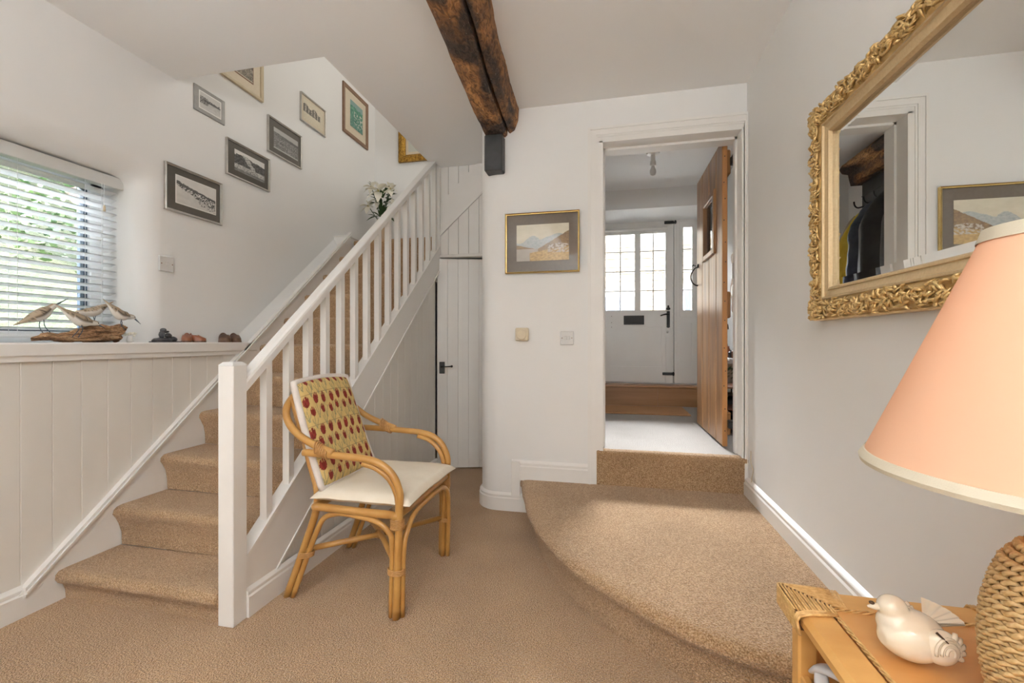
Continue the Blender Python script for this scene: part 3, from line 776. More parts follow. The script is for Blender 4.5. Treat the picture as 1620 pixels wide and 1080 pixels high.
# sidelight fixed beside the door
MB().box(-.2, 1.2, 5.031, 5.06, .60, .70).box(.69, .73, 5.031, 5.06, .6, 2.45).box(-.2, 1.2, 5.031, 5.06, 2.40, 2.45).build('trim_leak_backing', M['wood_paint'], kind='structure')  # unseen backing boxes added behind the frame to stop light leaks
sl = thing('window_2', None, None, (.83, 5.0, .645), kind='structure')
b = MB().cbox(.712, .735, Yd - .004, Yd + .05, .645, 2.42, .002)
b.box(.735, .805, Yd + .007, Yd + .045, .65, 2.42).box(.894, .965, Yd + .007, Yd + .045, .65, 2.42).box(.805, .894, Yd + .007, Yd + .045, 2.332, 2.42).box(.805, .894, Yd + .007, Yd + .045, 1.30, 1.437).box(.805, .894, Yd + .007, Yd + .045, .65, .83)
b.build('frame', M['wood_paint'], sl)
MB().box(.768, .805, Yd - .004, Yd + .006, 1.37, 2.40).box(.894, .93, Yd - .004, Yd + .006, 1.37, 2.40).box(.805, .894, Yd - .004, Yd + .006, 1.37, 1.437).box(.805, .894, Yd - .004, Yd + .006, 2.33, 2.40).build('glazing_bead', M['wood_paint'], sl)
MB().cbox(.705, .965, Yd - .016, Yd + .004, 2.395, 2.42, .003).build('head_moulding', M['wood_paint'], sl)
MB().box(.805, .894, Yd + .016, Yd + .035, .83, 1.30).build('lower_panel', M['wood_paint'], sl)
sz = [1.437, 1.655, 1.875, 2.095, 2.332]
for z_ in sz[1:-1]:
    MB().cbox(.805, .894, Yd + .006, Yd + .032, z_ - .006, z_ + .006, .002).build('glazing_bar', M['wood_paint'], sl)
for z0, z1 in zip(sz[:-1], sz[1:]):
    MB().box(.802, .898, Yd + .018, Yd + .022, z0, z1).build('pane', M['glass'], sl)
rb = thing('roller_blind', 'white roller blind wound up above the front door glass', 'blind', (.3, 4.96, 2.33))
MB().tube([(-.04, 4.962, 2.325), (.64, 4.962, 2.325)], .017, 14).build('roll', M['plastic_w'], rb, smooth=30)
MB().box(-.03, .63, 4.977, 4.980, 2.285, 2.325).cbox(-.03, .63, 4.974, 4.983, 2.278, 2.288, .002).build('hem', M['plastic_w'], rb)
# ceiling rose with bare bulb
lp = thing('ceiling_lampholder', 'white lampholder with bare bulb on the hall ceiling', 'light', (.357, 3.608, 2.60))
MB().lathe([(0, 2.6), (.052, 2.6), (.052, 2.592), (.046, 2.580), (.02, 2.574), (0, 2.574)], .357, 3.608, 28).build('ceiling_rose', M['plastic_w'], lp, smooth=30)
MB().lathe([(.012, 2.575), (.017, 2.57), (.017, 2.53), (.021, 2.525), (.023, 2.50), (.021, 2.488), (.0, 2.488)], .357, 3.608, 24).build('socket', M['plastic_w'], lp, smooth=30)
MB().lathe([(.012, 2.49), (.013, 2.475), (.022, 2.455), (.024, 2.435), (.018, 2.415), (0, 2.408)], .357, 3.608, 24).build('bulb', M['plastic_w'], lp, smooth=True)
# plank door standing open into the hall
od = thing('door_2', None, None, (.735, 3.0, .43), kind='structure')
jo = [2.995, 3.155, 3.36, 3.585, 3.79]
wy0, wy1, wz0, wz1 = 3.20, 3.49, 1.735, 2.09
ZT = 2.385
for a, e in zip(jo[:-1], jo[1:]):
    if e <= wy0 or a >= wy1:
        MB().cbox(.717, .745, a + .0014, e - .0014, .436, ZT, .006).build('plank', M['oak'], od)
    else:
        MB().cbox(.717, .745, a + .0014, e - .0014, .436, wz0, .006).build('plank', M['oak'], od)
        MB().cbox(.717, .745, a + .0014, e - .0014, wz1, ZT, .006).build('plank', M['oak'], od)
        if a < wy0: MB().box(.717, .745, a + .001, wy0, wz0, wz1).build('plank', M['oak'], od)
        if e > wy1: MB().box(.717, .745, wy1, e - .001, wz0, wz1).build('plank', M['oak'], od)
MB().cbox(.7165, .7455, 2.984, 2.996, .436, ZT, .002).build('door_edge', M['oak_edge'], od, label='orange-brown sawn edge of the plank door')
b = MB().cbox(.702, .722, wy0 - .04, wy0, wz0 - .04, wz1 + .04, .005).cbox(.702, .722, wy1, wy1 + .04, wz0 - .04, wz1 + .04, .005).cbox(.702, .722, wy0, wy1, wz1, wz1 + .04, .005).cbox(.702, .722, wy0, wy1, wz0 - .04, wz0, .005)
b.build('window_frame', M['oak'], od)
MB().box(.729, .733, wy0, wy1, wz0, wz1).build('pane', M['glass'], od)
for (z0, z1) in ((2.17, 2.33), (1.25, 1.42), (.50, .65)):
    MB().cbox(.745, .775, 3.02, 3.75, z0, z1, .008).build('ledge', M['oak_edge'], od)
MB().cbox(.770, .790, 2.95, 3.03, 2.225, 2.275, .003).tube([(.782, 2.958, 2.20), (.782, 2.958, 2.30)], .010, 10).cbox(.745, .790, 2.95, 3.03, .555, .60, .003).build('hinge', M['iron'], od)
MB().tube([(.716, 3.745, 1.70), (.690, 3.745, 1.685), (.665, 3.745, 1.64), (.668, 3.745, 1.585), (.695, 3.745, 1.555), (.716, 3.745, 1.55)], .0055, 8, smooth=4).cbox(.708, .718, 3.72, 3.77, 1.69, 1.72, .003).tube([(.70, 3.745, 1.705), (.68, 3.745, 1.715), (.672, 3.745, 1.703)], .005, 8).build('pull_handle', M['iron'], od, smooth=30)
for i in range(14):
    z_ = .55 + 1.7 * i / 13 + rn.uniform(-.03, .03); x_ = .724 + .012 * rn.random()
    MB().tube([(x_, 2.9855, z_), (x_, 2.981, z_)], .0035, 7).build('nail_head', M['iron'], od)

# objects on the hall's right wall, glimpsed between the door and the jamb
bx = thing('barometer', 'dark carved wooden barometer with white dial behind the open plank door', 'barometer', (1.05, 3.99, 1.6))
pr = [(-.035, 1.84), (-.05, 1.82), (-.045, 1.79), (-.03, 1.76), (-.022, 1.72), (-.02, 1.66), (-.035, 1.62), (-.065, 1.58), (-.075, 1.53), (-.06, 1.48), (-.035, 1.45), (-.03, 1.42), (-.04, 1.39), (-.03, 1.36), (0, 1.345)]
pf = [(3.985 + a, z) for a, z in pr] + [(3.985 - a, z) for a, z in reversed(pr[:-1])]
MB().prism(pf, 1.035, 1.06, 'x').build('case', M['dark_wood'], bx)
MB().ell((1.036, 3.985, 1.53), (.008, .05, .05), 20, 10).build('dial', M['plastic_w'], bx, smooth=True)
MB().cbox(1.029, 1.036, 3.972, 3.998, 1.63, 1.76, .002).build('thermometer', M['plastic_w'], bx)
sh = thing('wall_shelf', 'small white shelf on the hall wall behind the plank door', 'shelf', (.98, 3.9, .95))
MB().cbox(.90, 1.06, 3.55, 4.10, .955, .972, .002).build('board', M['wood_paint'], sh)
MB().cbox(.96, 1.06, 3.60, 3.62, .90, .955, .002).build('bracket', M['wood_paint'], sh)
MB().cbox(.96, 1.06, 4.03, 4.05, .90, .955, .002).build('bracket', M['wood_paint'], sh)
for i, (y_, hgt, r_) in enumerate(((3.62, .075, .017), (3.70, .06, .02), (3.775, .09, .015), (3.85, .07, .018))):
    MB().lathe([(0, .972), (r_, .972), (r_, .972 + hgt * .7), (r_ * .5, .972 + hgt * .85), (r_ * .5, .972 + hgt), (0, .972 + hgt)], .95, y_, 14).build('bottle', [M['dark_wood'], M['coat_black'], M['leather_red'], M['coat_navy']][i], label=['short brown bottle on the white hall shelf', 'squat black bottle on the white hall shelf', 'tall red-brown bottle on the white hall shelf', 'dark blue bottle on the white hall shelf'][i], cat='bottle', smooth=30)
um = thing('umbrella', 'black umbrella with curved handle hanging behind the plank door', 'umbrella', (.95, 3.72, 1.0))
MB().tube([(.955, 3.90, 1.13), (.955, 3.90, 1.20), (.955, 3.875, 1.235), (.955, 3.835, 1.235), (.955, 3.815, 1.20)], .009, 10, smooth=4).build('handle', M['iron'], um, smooth=True)
MB().tube([(.955, 3.90, 1.15), (.955, 3.90, 1.08), (.955, 3.90, 1.0), (.955, 3.90, .975)], [.008, .02, .03, .022], 12).build('canopy', M['coat_black'], um, smooth=True)
pp = MB(); vv = []; cc = []
for j in range(13):
    z_ = .78 + .15 * j / 12
    for i in range(25):
        a = 2 * PI * i / 24
        vv.append((.955 + .065 * math.cos(a), 3.87 + .065 * math.sin(a), z_))
        g_ = nz(i * .9, j * .9, 4) > .08
        cc.append((.05, .16, .10) if g_ and 2 < j < 11 else (.78, .78, .74))
pp.add(vv, [(j * 25 + i, j * 25 + i + 1, (j + 1) * 25 + i + 1, (j + 1) * 25 + i) for j in range(12) for i in range(24)])
tb = thing('shoe_rack', 'low dark rack of shoes behind the open plank door', 'rack', (.93, 3.8, .43))
for z_ in (.46, .60, .755):
    MB().cbox(.82, 1.05, 3.45, 4.05, z_, z_ + .014, .002).build('shelf', M['dark_wood'], tb)
for x_ in (.825, 1.035):
    for y_ in (3.455, 4.035):
        MB().cbox(x_, x_ + .012, y_, y_ + .012, .424, .770, .001).build('post', M['iron'], tb)
pp.build('flower_pot', M['tile_pattern'], col=cc, label='white ceramic pot with green leaf pattern behind the plank door', cat='pot', smooth=True).location = (0, 0, -.011)
def shoe(name, c, ln, wd_, ht, ang, m, label, group=None, cat='shoe'):
    """low shoe: shaped upper with an opening and a sole; length along local +y"""
    r = thing(name, label, cat, c, group)
    def prof_w(t): return wd_ * .5 * (.62 + .45 * math.sin(PI * min(1, t * 1.05)) ** .8) * (1 if t < .75 else math.sqrt(max(.02, 1 - ((t - .75) / .27) ** 2)))
    ca, sa = math.cos(ang), math.sin(ang)
    def X(x, y, z): return (c[0] + ca * x - sa * y, c[1] + sa * x + ca * y, c[2] + z)
    b = MB(); nv = 16; nu = 14; vs = []
    for j in range(nv + 1):
        t = j / nv; w_ = prof_w(t); y = (t - .5) * ln
        h_ = ht * (.95 if t < .35 else .95 - .62 * ((t - .35) / .65) ** .8)
        for i in range(nu + 1):
            a = PI * i / nu
            op = 1.0
            zz = .008 + h_ * math.sin(a) ** .6
            if .08 < t < .5 and .28 < i / nu < .72: zz = .008 + h_ * .45
            vs.append(X(-w_ * math.cos(a) * (1 if math.sin(a) < .9 else .98), y, zz))
    k = nu + 1
    fs = [(j * k + i, j * k + i + 1, (j + 1) * k + i + 1, (j + 1) * k + i) for j in range(nv) for i in range(nu)]
    fs += [tuple(range(k)), tuple(nv * k + i for i in range(k))]
    b.add(vs, fs).build('upper', m, r, smooth=True)
    s_ = [X((prof_w(t / 12)) * 1.04 * sg, (t / 12 - .5) * ln * 1.02, 0)[:2] for sg, rng in ((1, range(13)), (-1, range(12, -1, -1))) for t in rng]
    MB().prism(s_, c[2], c[2] + .010).build('sole', M['leather_brown'], r)
    return r
for i, (y_, z_, m_, lb) in enumerate(((3.60, .474, M['coat_black'], 'black shoe on the lowest shelf of the hall rack'), (3.78, .474, M['leather_brown'], 'brown shoe on the lowest shelf of the hall rack'), (3.96, .474, M['leather_red'], 'tan shoe on the lowest shelf of the hall rack'), (3.64, .614, M['coat_black'], 'black shoe on the middle shelf of the hall rack'), (3.88, .614, M['coat_beige'], 'pale beige shoe on the middle shelf of the hall rack'))):
    shoe('shoe', (.93, y_, z_), .21, .085, .08, PI / 2 + .1, m_, lb)

# coats on the hall's other wall, seen in the mirror
cb = thing('coat_rail', 'black board of coat hooks below the old hall beam, seen in the mirror', 'coat rack', (-.44, 3.8, 2.2))
MB().cbox(-.45, -.425, 3.05, 4.01, 2.07, 2.36, .003).build('board', M['black'], cb)
MB().cbox(-.45, -.42, 3.05, 4.01, 2.255, 2.262, .002).build('bead', M['black'], cb)
for i in range(7):
    y_ = 3.15 + i * .13
    MB().tube([(-.425, y_, 2.17), (-.36, y_, 2.15), (-.335, y_, 2.17), (-.33, y_, 2.20)], .006, 8, smooth=3).build('hook', M['iron'], cb, smooth=True)
def rough_beam(name, pts, sec, m, label, cat, parent=None, amp=.012, seed=0):
    """irregular timber: section points (a across, b up) swept along pts"""
    P3 = catmull([Vector(p) for p in pts], 12); k = len(sec); vs = []
    for i, p in enumerate(P3):
        for j, (a, b_) in enumerate(sec):
            q = nz(p.y * 5 + seed, j * 1.7, .3) * amp + nz(p.y * 17 + seed, j * 3.1, 2.3) * amp * .5
            vs.append((p.x + a * (1 + q * 4) , p.y, p.z + b_ + (q if b_ < -.01 else 0)))
    n_ = len(P3)
    fs = [(i * k + j, i * k + (j + 1) % k, (i + 1) * k + (j + 1) % k, (i + 1) * k + j) for i in range(n_ - 1) for j in range(k)] + [tuple(range(k)), tuple((n_ - 1) * k + j for j in range(k))]
    return MB().add(vs, fs).build(name, m, parent, label=label, cat=cat, smooth=35)
rough_beam('old_wall_beam', [(-.45, 3.0, 2.38), (-.45, 3.6, 2.38), (-.45, 4.04, 2.375)], [(0, -.02), (.09, -.02), (.10, .03), (.11, .075), (.155, .085), (.17, .12), (.15, .155), (.08, .165), (0, .165)], M['beam'], 'rough dark beam above the coats, seen in the mirror', 'beam', amp=.014, seed=4)
def coat(y, m, wd_, ht, dp, label, ztop=2.17, seed=0):
    b = MB(); nu, nv = 22, 26
    def fn(u, v):
        a = PI * u
        t = v
        w_ = wd_ * (.30 + .70 * min(1, (t / .22)) ** .6) * (1 + .18 * t)
        d_ = dp * (.25 + .75 * min(1, t / .25) ** .7)
        fold = .014 * math.sin(u * 23 + seed) * min(1, t * 2) + .012 * nz(u * 4 + seed, t * 4)
        q = .010 * abs(math.sin(t * 26)) if m is M['coat_navy'] else 0
        return (-.432 + math.sin(a) * (d_ + fold + q), y - math.cos(a) * w_ * .5 * (1 + fold), ztop - t * ht - .03 * abs(math.cos(a)) * (1 - t))
    b.grid(fn, nu, nv)
    return b.build('coat', m, label=label, cat='coat', smooth=True)
coat(4.05, M['coat_beige'], .20, .95, .16, 'beige coat at the far end of the row of hall coats', 2.12, 1)
coat(3.92, M['coat_yellow'], .15, .92, .20, 'yellow rain jacket between beige and navy coats', 2.13, 2)
coat(3.77, M['coat_navy'], .24, .95, .21, 'navy quilted jacket beside the yellow jacket', 2.16, 3)
coat(3.59, M['coat_black'], .28, 1.0, .23, 'black coat beside the navy quilted jacket', 2.19, 4)
coat(3.36, M['coat_black'], .28, 1.0, .20, 'black coat hanging closest to the inner doorway', 2.19, 5)

# ------------------------------------------------------------------ house across the street
MB().box(-14, 14, 5.4, 22, -.1, .42).build('ground_street', M['road'], kind='structure')
hs = thing('stone_house', 'honey-coloured stone house across the street, seen through the front door glass', 'house', (1, 10.5, .42))
MB().box(-6, 9, 10.5, 11, .42, 4.6).build('wall', M['mortar'], hs)
rs = random.Random(11); b = MB()
z_ = .45
protos = []
while z_ < 3.4:
    h_ = rs.uniform(.12, .2); x_ = -1.2
    while x_ < 3.4:
        w_ = rs.uniform(.22, .5)
        inwin = any(a - .1 < x_ + w_ / 2 < e + .1 and zb - .1 < z_ < zt + .1 for a, e, zb, zt in ((-.1, .75, 1.0, 2.2), (1.3, 2.1, .42, 2.3)))
        if not inwin: MB().cbox(x_, x_ + w_ - .02, 10.46 - rs.random() * .02, 10.51, z_, z_ + h_ - .02, .012).build('stone', M['stone_house'], hs)
        x_ += w_
    z_ += h_
for (a, e, zb, zt) in ((-.1, .75, 1.0, 2.2), (1.3, 2.1, .42, 2.3)):
    f_ = MB().cbox(a, e, 10.44, 10.5, zb, zt, .01).build('window', M['upvc'], hs)
    MB().box(a + .06, (a + e) / 2 - .02, 10.43, 10.445, zb + .06, zt - .06).box((a + e) / 2 + .02, e - .06, 10.43, 10.445, zb + .06, zt - .06).build('pane', M['gasket'], f_)

# ------------------------------------------------------------------ beam and black post
sec = [(-.105, .22), (-.112, .05), (-.098, .012), (-.075, -.002), (-.03, -.006), (.026, .0), (.038, .012), (.040, .085), (.046, .085), (.050, .030), (.056, .022), (.085, .040), (.108, .10), (.115, .22)]
rough_beam('ceiling_beam', [(-.46, -1.0, 2.40), (-.52, .3, 2.41), (-.585, 1.5, 2.425), (-.645, 2.2, 2.43), (-.675, 2.78, 2.435)], sec, M['beam'], 'old curved oak beam with a deep crack crossing the ceiling', 'beam', amp=.022)
MB().cbox(-.772, -.652, 2.705, 2.80, 2.195, 2.432, .008).build('black_beam_bracket', M['black'], label='short black painted timber block under the end of the ceiling beam', cat='timber block')

# ------------------------------------------------------------------ pictures
def img_landscape_bw(seed, horizon=.62, style=0):
    def f(U, V):
        n1 = np.array([[mn.fractal(Vector((u * 7 + seed, v * 9, seed)), .9, 2.2, 5) for u in U] for v in V])
        n2 = np.array([[mn.fractal(Vector((u * 26 + seed, v * 34, 2 + seed)), .8, 2.1, 4) for u in U] for v in V])
        u_, v_ = np.meshgrid(U, V)
        if style == 0:    # hillside town above water
            h1 = .80 - .42 * u_ * .6 - .04 * n1; h2 = .66 - .52 * u_ ** .8 + .05 * n1
            g = np.where(v_ > h1, .74 + .03 * n1, np.where(v_ > h2, np.clip(.10 + .75 * (n2 > .12) * (v_ < h1 - .10) + .05 * n2, .03, .8), .66 + .06 * n1))
            g = np.where((v_ < h2) & (v_ > h2 - .16) & (n2 > .18) & (u_ > .55), .15, g)
        elif style == 1:  # wooded falls
            path = np.abs(u_ - (.25 + .55 * (1 - v_))) < .10 + .06 * n1
            g = np.where(v_ > .86 - .25 * np.abs(u_ - .35) + .06 * n1, .72, np.where(path | (v_ < .34), np.clip(.42 + .4 * n2, .05, .8), np.clip(.08 + .10 * n2, .02, .3)))
            g = np.where(v_ < .14, .22 + .1 * n1, g)
        elif style == 2:  # lake and boats
            g = np.clip(.17 + .09 * n1 + .05 * n2, .05, .4)
            g = np.where(v_ > .80 - .05 * u_, .42, g)
            g = np.where((v_ > .64) & (v_ < .80 - .05 * u_) & (n1 + u_ > .45), .10, g)
            g = np.where((n2 > .42) & (v_ < .6), .5, g)
            g = np.where(v_ < .07, .42, g)
        else:             # inlet with moored boats
            g = np.where(v_ > .60 + .04 * n1, .55, np.clip(.28 + .5 * (1 - v_) * .6 + .1 * n1, .05, .6))
            g = np.where((v_ > .50) & (v_ < .64 + .10 * n1) & (u_ > .2), .08, g)
            g = np.where((u_ < .45 - .4 * np.abs(v_ - .55)) & (v_ > .3) & (v_ < .75) & (n2 > -.1), .05, g)
        return np.stack([g * 1.0, g * .985, g * .95], -1)
    return f
def img_street(U, V):
    u_, v_ = np.meshgrid(U, V); n2 = np.array([[mn.fractal(Vector((u * 16, v * 20, 9)), .8, 2.1, 4) for u in U] for v in V])
    base = np.stack([.68 + 0 * u_, .62 + 0 * u_, .48 + 0 * u_], -1)
    bld = (v_ > .38) & (v_ < .72 + .08 * np.sin(u_ * 14)) & (u_ < .86)
    g = np.where(bld, np.where((np.sin(u_ * 42) > .35) | (n2 > .2), .10, .42), 1)
    return np.where(g[..., None] < 1, g[..., None] * np.array([1.0, .9, .75]), base - .06 * n2[..., None])
def img_green(U, V):
    u_, v_ = np.meshgrid(U, V); n = np.array([[mn.fractal(Vector((u * 8, v * 12, 4)), .8, 2.1, 5) for u in U] for v in V])
    c_ = np.stack([.10 + .10 * n, .24 + .14 * n + .08 * v_, .20 + .10 * n], -1)
    fl = (n > .22) & (v_ < .66) & (v_ > .15) & (u_ > .3)
    c_ = np.where(fl[..., None], np.array([.55, .58, .52]), c_)
    c_ = np.where((v_ > .8 - .06 * n)[..., None], np.array([.22, .36, .33]), c_)
    return np.clip(c_, .02, 1)
def img_moor(U, V):
    u_, v_ = np.meshgrid(U, V)
    n = np.array([[mn.fractal(Vector((u * 5, v * 6, 14)), .9, 2.1, 5) for u in U] for v in V])
    n2 = np.array([[mn.fractal(Vector((u * 20, v * 22, 4)), .8, 2.1, 4) for u in U] for v in V])
    c_ = np.stack([.62 + .05 * n, .58 + .05 * n, .46 + .05 * n], -1)                    # sky
    m1 = .50 + .18 * np.exp(-((u_ - .30) / .14) ** 2) + .24 * np.exp(-((u_ - .78) / .26) ** 2) + .04 * n   # blue hills
    c_ = np.where((v_ < m1)[..., None], np.stack([.40 + .10 * n2, .43 + .08 * n2, .43 + .08 * n2], -1), c_)
    m2 = .33 + .12 * (u_ < .35) * (1 - u_ / .35) + np.clip((u_ - .42) * .82, 0, .5) + .012 * n2
    c_ = np.where((v_ < m2)[..., None], np.stack([.24 + .08 * n2, .155 + .06 * n2, .075 + .02 * n2], -1), c_)
    lake = (v_ < .33) & (u_ < .42)
    c_ = np.where(lake[..., None], np.stack([.40 + .04 * n, .36 + .04 * n, .31 + .04 * n], -1), c_)
    near = (v_ < .22 + .22 * np.clip(u_ - .25, 0, 1)) & (u_ > .26)
    c_ = np.where(near[..., None], np.stack([.46 + .16 * n2, .31 + .12 * n2, .12 + .06 * n2], -1), c_)
    rock = (u_ > .60) & (v_ < .46 + .04 * n) & (v_ > .22) & (n2 > -.05)
    c_ = np.where(rock[..., None], np.stack([.44 + .22 * n2, .39 + .22 * n2, .33 + .2 * n2], -1), c_)
    return np.clip(c_, .02, 1)
def img_plain(U, V):
    u_, v_ = np.meshgrid(U, V)
    return np.stack([.55 + 0 * u_, .56 + 0 * u_, .50 + 0 * u_], -1)
def img_sepia(U, V):
    c_ = img_landscape_bw(5.5, style=2)(U, V); return c_ * np.array([1.1, .95, .75])
def picture(name, label, axis, plane, a0, a1, z0, z1, fw, fm, mm, ins, img, depth=.018, fh=None, carved=False, inner=None, res=90):
    """framed picture. axis 'x': hangs on a wall of constant x facing +x, a = y; axis 'y': constant y facing -y, a = x"""
    if axis == 'x': T = lambda a, d, z: (plane + d, a, z)
    else: T = lambda a, d, z: (a, plane - d, z)
    r = thing(name, label, 'picture', T((a0 + a1) / 2, 0, z0))
    prof = [(0, 0), (0, depth * .9), (fw * .12, depth), (fw * .55, depth * (.8 if not carved else 1.2)), (fw * .9, depth * .75), (fw, depth * .6), (fw, .004)]
    vs = []
    for (o_, d) in prof:
        for (a, z) in ((a0 + o_, z0 + o_), (a1 - o_, z0 + o_), (a1 - o_, z1 - o_), (a0 + o_, z1 - o_)): vs.append(T(a, d, z))
    fs = [(k_ * 4 + i, k_ * 4 + (i + 1) % 4, (k_ + 1) * 4 + (i + 1) % 4, (k_ + 1) * 4 + i) for k_ in range(len(prof) - 1) for i in range(4)]
    MB().add(vs, fs).build('frame', fm, r)
    e = fw * .9
    def slab(aa0, aa1, zz0, zz1, d0, d1):
        p, q = T(aa0, d0, zz0), T(aa1, d1, zz1)
        return MB().box(min(p[0], q[0]), max(p[0], q[0]), min(p[1], q[1]), max(p[1], q[1]), zz0, zz1)
    slab(a0 + e, a1 - e, z0 + e, z1 - e, .001, .006).build('mount', mm, r)
    ia0, ia1, iz0, iz1 = ins
    if inner: slab(ia0 - .006, ia1 + .006, iz0 - .006, iz1 + .006, .0062, .0068).build('inner_line', inner, r)
    U = np.linspace(0, 1, res); V = np.linspace(0, 1, int(res * .8))
    C_ = img(U, V).reshape(-1, 3)
    b = MB(); b.grid(lambda u, v: T(ia0 + (ia1 - ia0) * u, .0078, iz0 + (iz1 - iz0) * v), len(U) - 1, len(V) - 1)
    b.build('print', M['print'], r, col=C_)
    return r
PX = WX
picture('framed_photograph', 'silver-framed black and white hillside town photograph, lowest on the stair wall', 'x', PX, 1.975, 2.345, 1.845, 2.113, .012, M['silver'], M['mount_dark'], (2.045, 2.300, 1.905, 2.058), img_landscape_bw(1.2, style=0), inner=M['plastic_w'])
picture('framed_photograph', 'silver-framed photograph of wooded falls, second lowest on the stair wall', 'x', PX, 2.38, 2.75, 2.195, 2.433, .011, M['silver'], M['mount_dark'], (2.445, 2.705, 2.245, 2.385), img_landscape_bw(3.4, style=1))
picture('framed_photograph', 'silver-framed grey lake photograph beside the wooded falls one', 'x', PX, 2.735, 3.095, 2.495, 2.76, .011, M['silver'], M['mount_dark'], (2.795, 3.055, 2.545, 2.700), img_landscape_bw(6.1, style=2))
picture('framed_photograph', 'small grey-framed photograph of a harbour, close under the ceiling edge', 'x', PX, 2.155, 2.37, 2.500, 2.655, .024, M['pewter'], M['pewter'], (2.193, 2.337, 2.530, 2.628), img_landscape_bw(8.1, style=3), inner=M['plastic_w'], depth=.008)
picture('framed_drawing', 'silver-framed pale sepia street drawing high on the stair wall', 'x', PX, 3.085, 3.405, 2.895, 3.125, .010, M['silver'], M['mount_cream'], (3.12, 3.37, 2.925, 3.095), img_street)
picture('framed_print', 'brown-framed green botanical print on the stair wall near the corner', 'x', PX, 3.665, 4.10, 3.08, 3.55, .035, M['pine_frame'], M['mount_cream'], (3.785, 4.005, 3.19, 3.445), img_green)
picture('framed_print', 'cream and gold framed picture cut off by the ceiling edge', 'x', PX, 2.30, 2.690, 2.82, 3.12, .022, M['cream_frame'], M['mount_cream'], (2.40, 2.60, 2.905, 3.05), img_sepia, inner=M['dark_wood'])
picture('framed_painting', 'ornate dark gilt framed picture on the wall above the upper landing', 'y', 4.26, -2.145, -1.55, 2.985, 3.45, .075, M['gold_dark'], M['mount_cream'], (-2.04, -1.65, 3.09, 3.35), img_plain, depth=.03, carved=True)
picture('framed_watercolour', 'gold-framed moorland watercolour in a taupe mount beside the inner doorway', 'y', 2.78, -.646, -.167, 1.539, 1.927, .011, M['gold_thin'], M['mount_taupe'], (-.572, -.234, 1.618, 1.852), img_moor, depth=.024, res=120)

# ------------------------------------------------------------------ switches and thermostat
def plate(name, label, cat, axis, plane, a, z, w_, h_):
    T = (lambda a_, d: (plane + d, a_)) if axis == 'x' else (lambda a_, d: (a_, plane - d))
    def bx(a0, a1, z0, z1, d0, d1, c_=.002):
        p, q = T(a0, d0), T(a1, d1)
        return MB().cbox(min(p[0], q[0]), max(p[0], q[0]), min(p[1], q[1]), max(p[1], q[1]), z0, z1, c_)
    p = T(a, 0); r = thing(name, label, cat, (p[0], p[1], z))
    bx(a - w_ / 2, a + w_ / 2, z - h_ / 2, z + h_ / 2, -.001, .012, .004).build('plate', M['switch'], r)
    for s_ in ((-.011, .011) if axis == 'y' else (0,)):
        bx(a + s_ - .009, a + s_ + .009, z - .012, z + .012, .0115, .016).build('rocker', M['switch'], r)
    for s_ in (-1, 1):
        bx(a + s_ * .031 - .003, a + s_ * .031 + .003, z - .003, z + .003, .0115, .0135, .001).build('screw', M['dark_wood'], r)
plate('light_switch', 'white single light switch on the wall beside the window', 'switch', 'x', WX, 1.986, 1.536, .086, .086)
plate('light_switch', 'white double light switch beside the inner doorway', 'switch', 'y', 2.78, -.2465, 1.122, .086, .086)
th = thing('thermostat', 'cream square thermostat with round dial below the watercolour', 'thermostat', (-.53, 2.78, 1.145))
MB().cbox(-.575, -.492, 2.742, 2.781, 1.104, 1.188, .006).build('body', M['plastic_cream'], th)
b = MB(); b.lathe([(0, 0), (.033, 0), (.033, .010), (.029, .014), (0, .014)], 0, 0, 30)
b.v = [(-.5335 + x, 2.744 - z, 1.144 + y) for x, y, z in b.v]
b.build('dial', M['plastic_cream'], th, smooth=30)

# ------------------------------------------------------------------ gilt mirror
mi = thing('gilt_mirror', 'large mirror in an ornate carved gold frame on the wall above the lamp', 'mirror', (.80, 1.3, 1.18))
my0, my1, mz0, mz1 = .70, 1.865, 1.178, 1.962
FW = .118
def MT(o_, d):      # ring corners at inset o_, standing d off the wall
    return [(.80 - d, my0 + o_, mz0 + o_), (.80 - d, my1 - o_, mz0 + o_), (.80 - d, my1 - o_, mz1 - o_), (.80 - d, my0 + o_, mz1 - o_)]
def ringmesh(prof, name, m, parent=mi, smooth=False):
    vs = []
    for o_, d in prof: vs += MT(o_, d)
    fs = [(k_ * 4 + i, k_ * 4 + (i + 1) % 4, (k_ + 1) * 4 + (i + 1) % 4, (k_ + 1) * 4 + i) for k_ in range(len(prof) - 1) for i in range(4)]
    return MB().add(vs, fs).build(name, m, parent, smooth=smooth)
ringmesh([(0, 0), (0, .030), (.004, .036), (.010, .034), (.034, .042), (.060, .039), (.074, .030)], 'frame', M['gold'])
ringmesh([(.072, .030), (.075, .037), (.081, .038), (.084, .031), (.104, .026), (.106, .031), (.112, .031), (FW, .020), (FW, .006)], 'liner', M['gold_liner'])
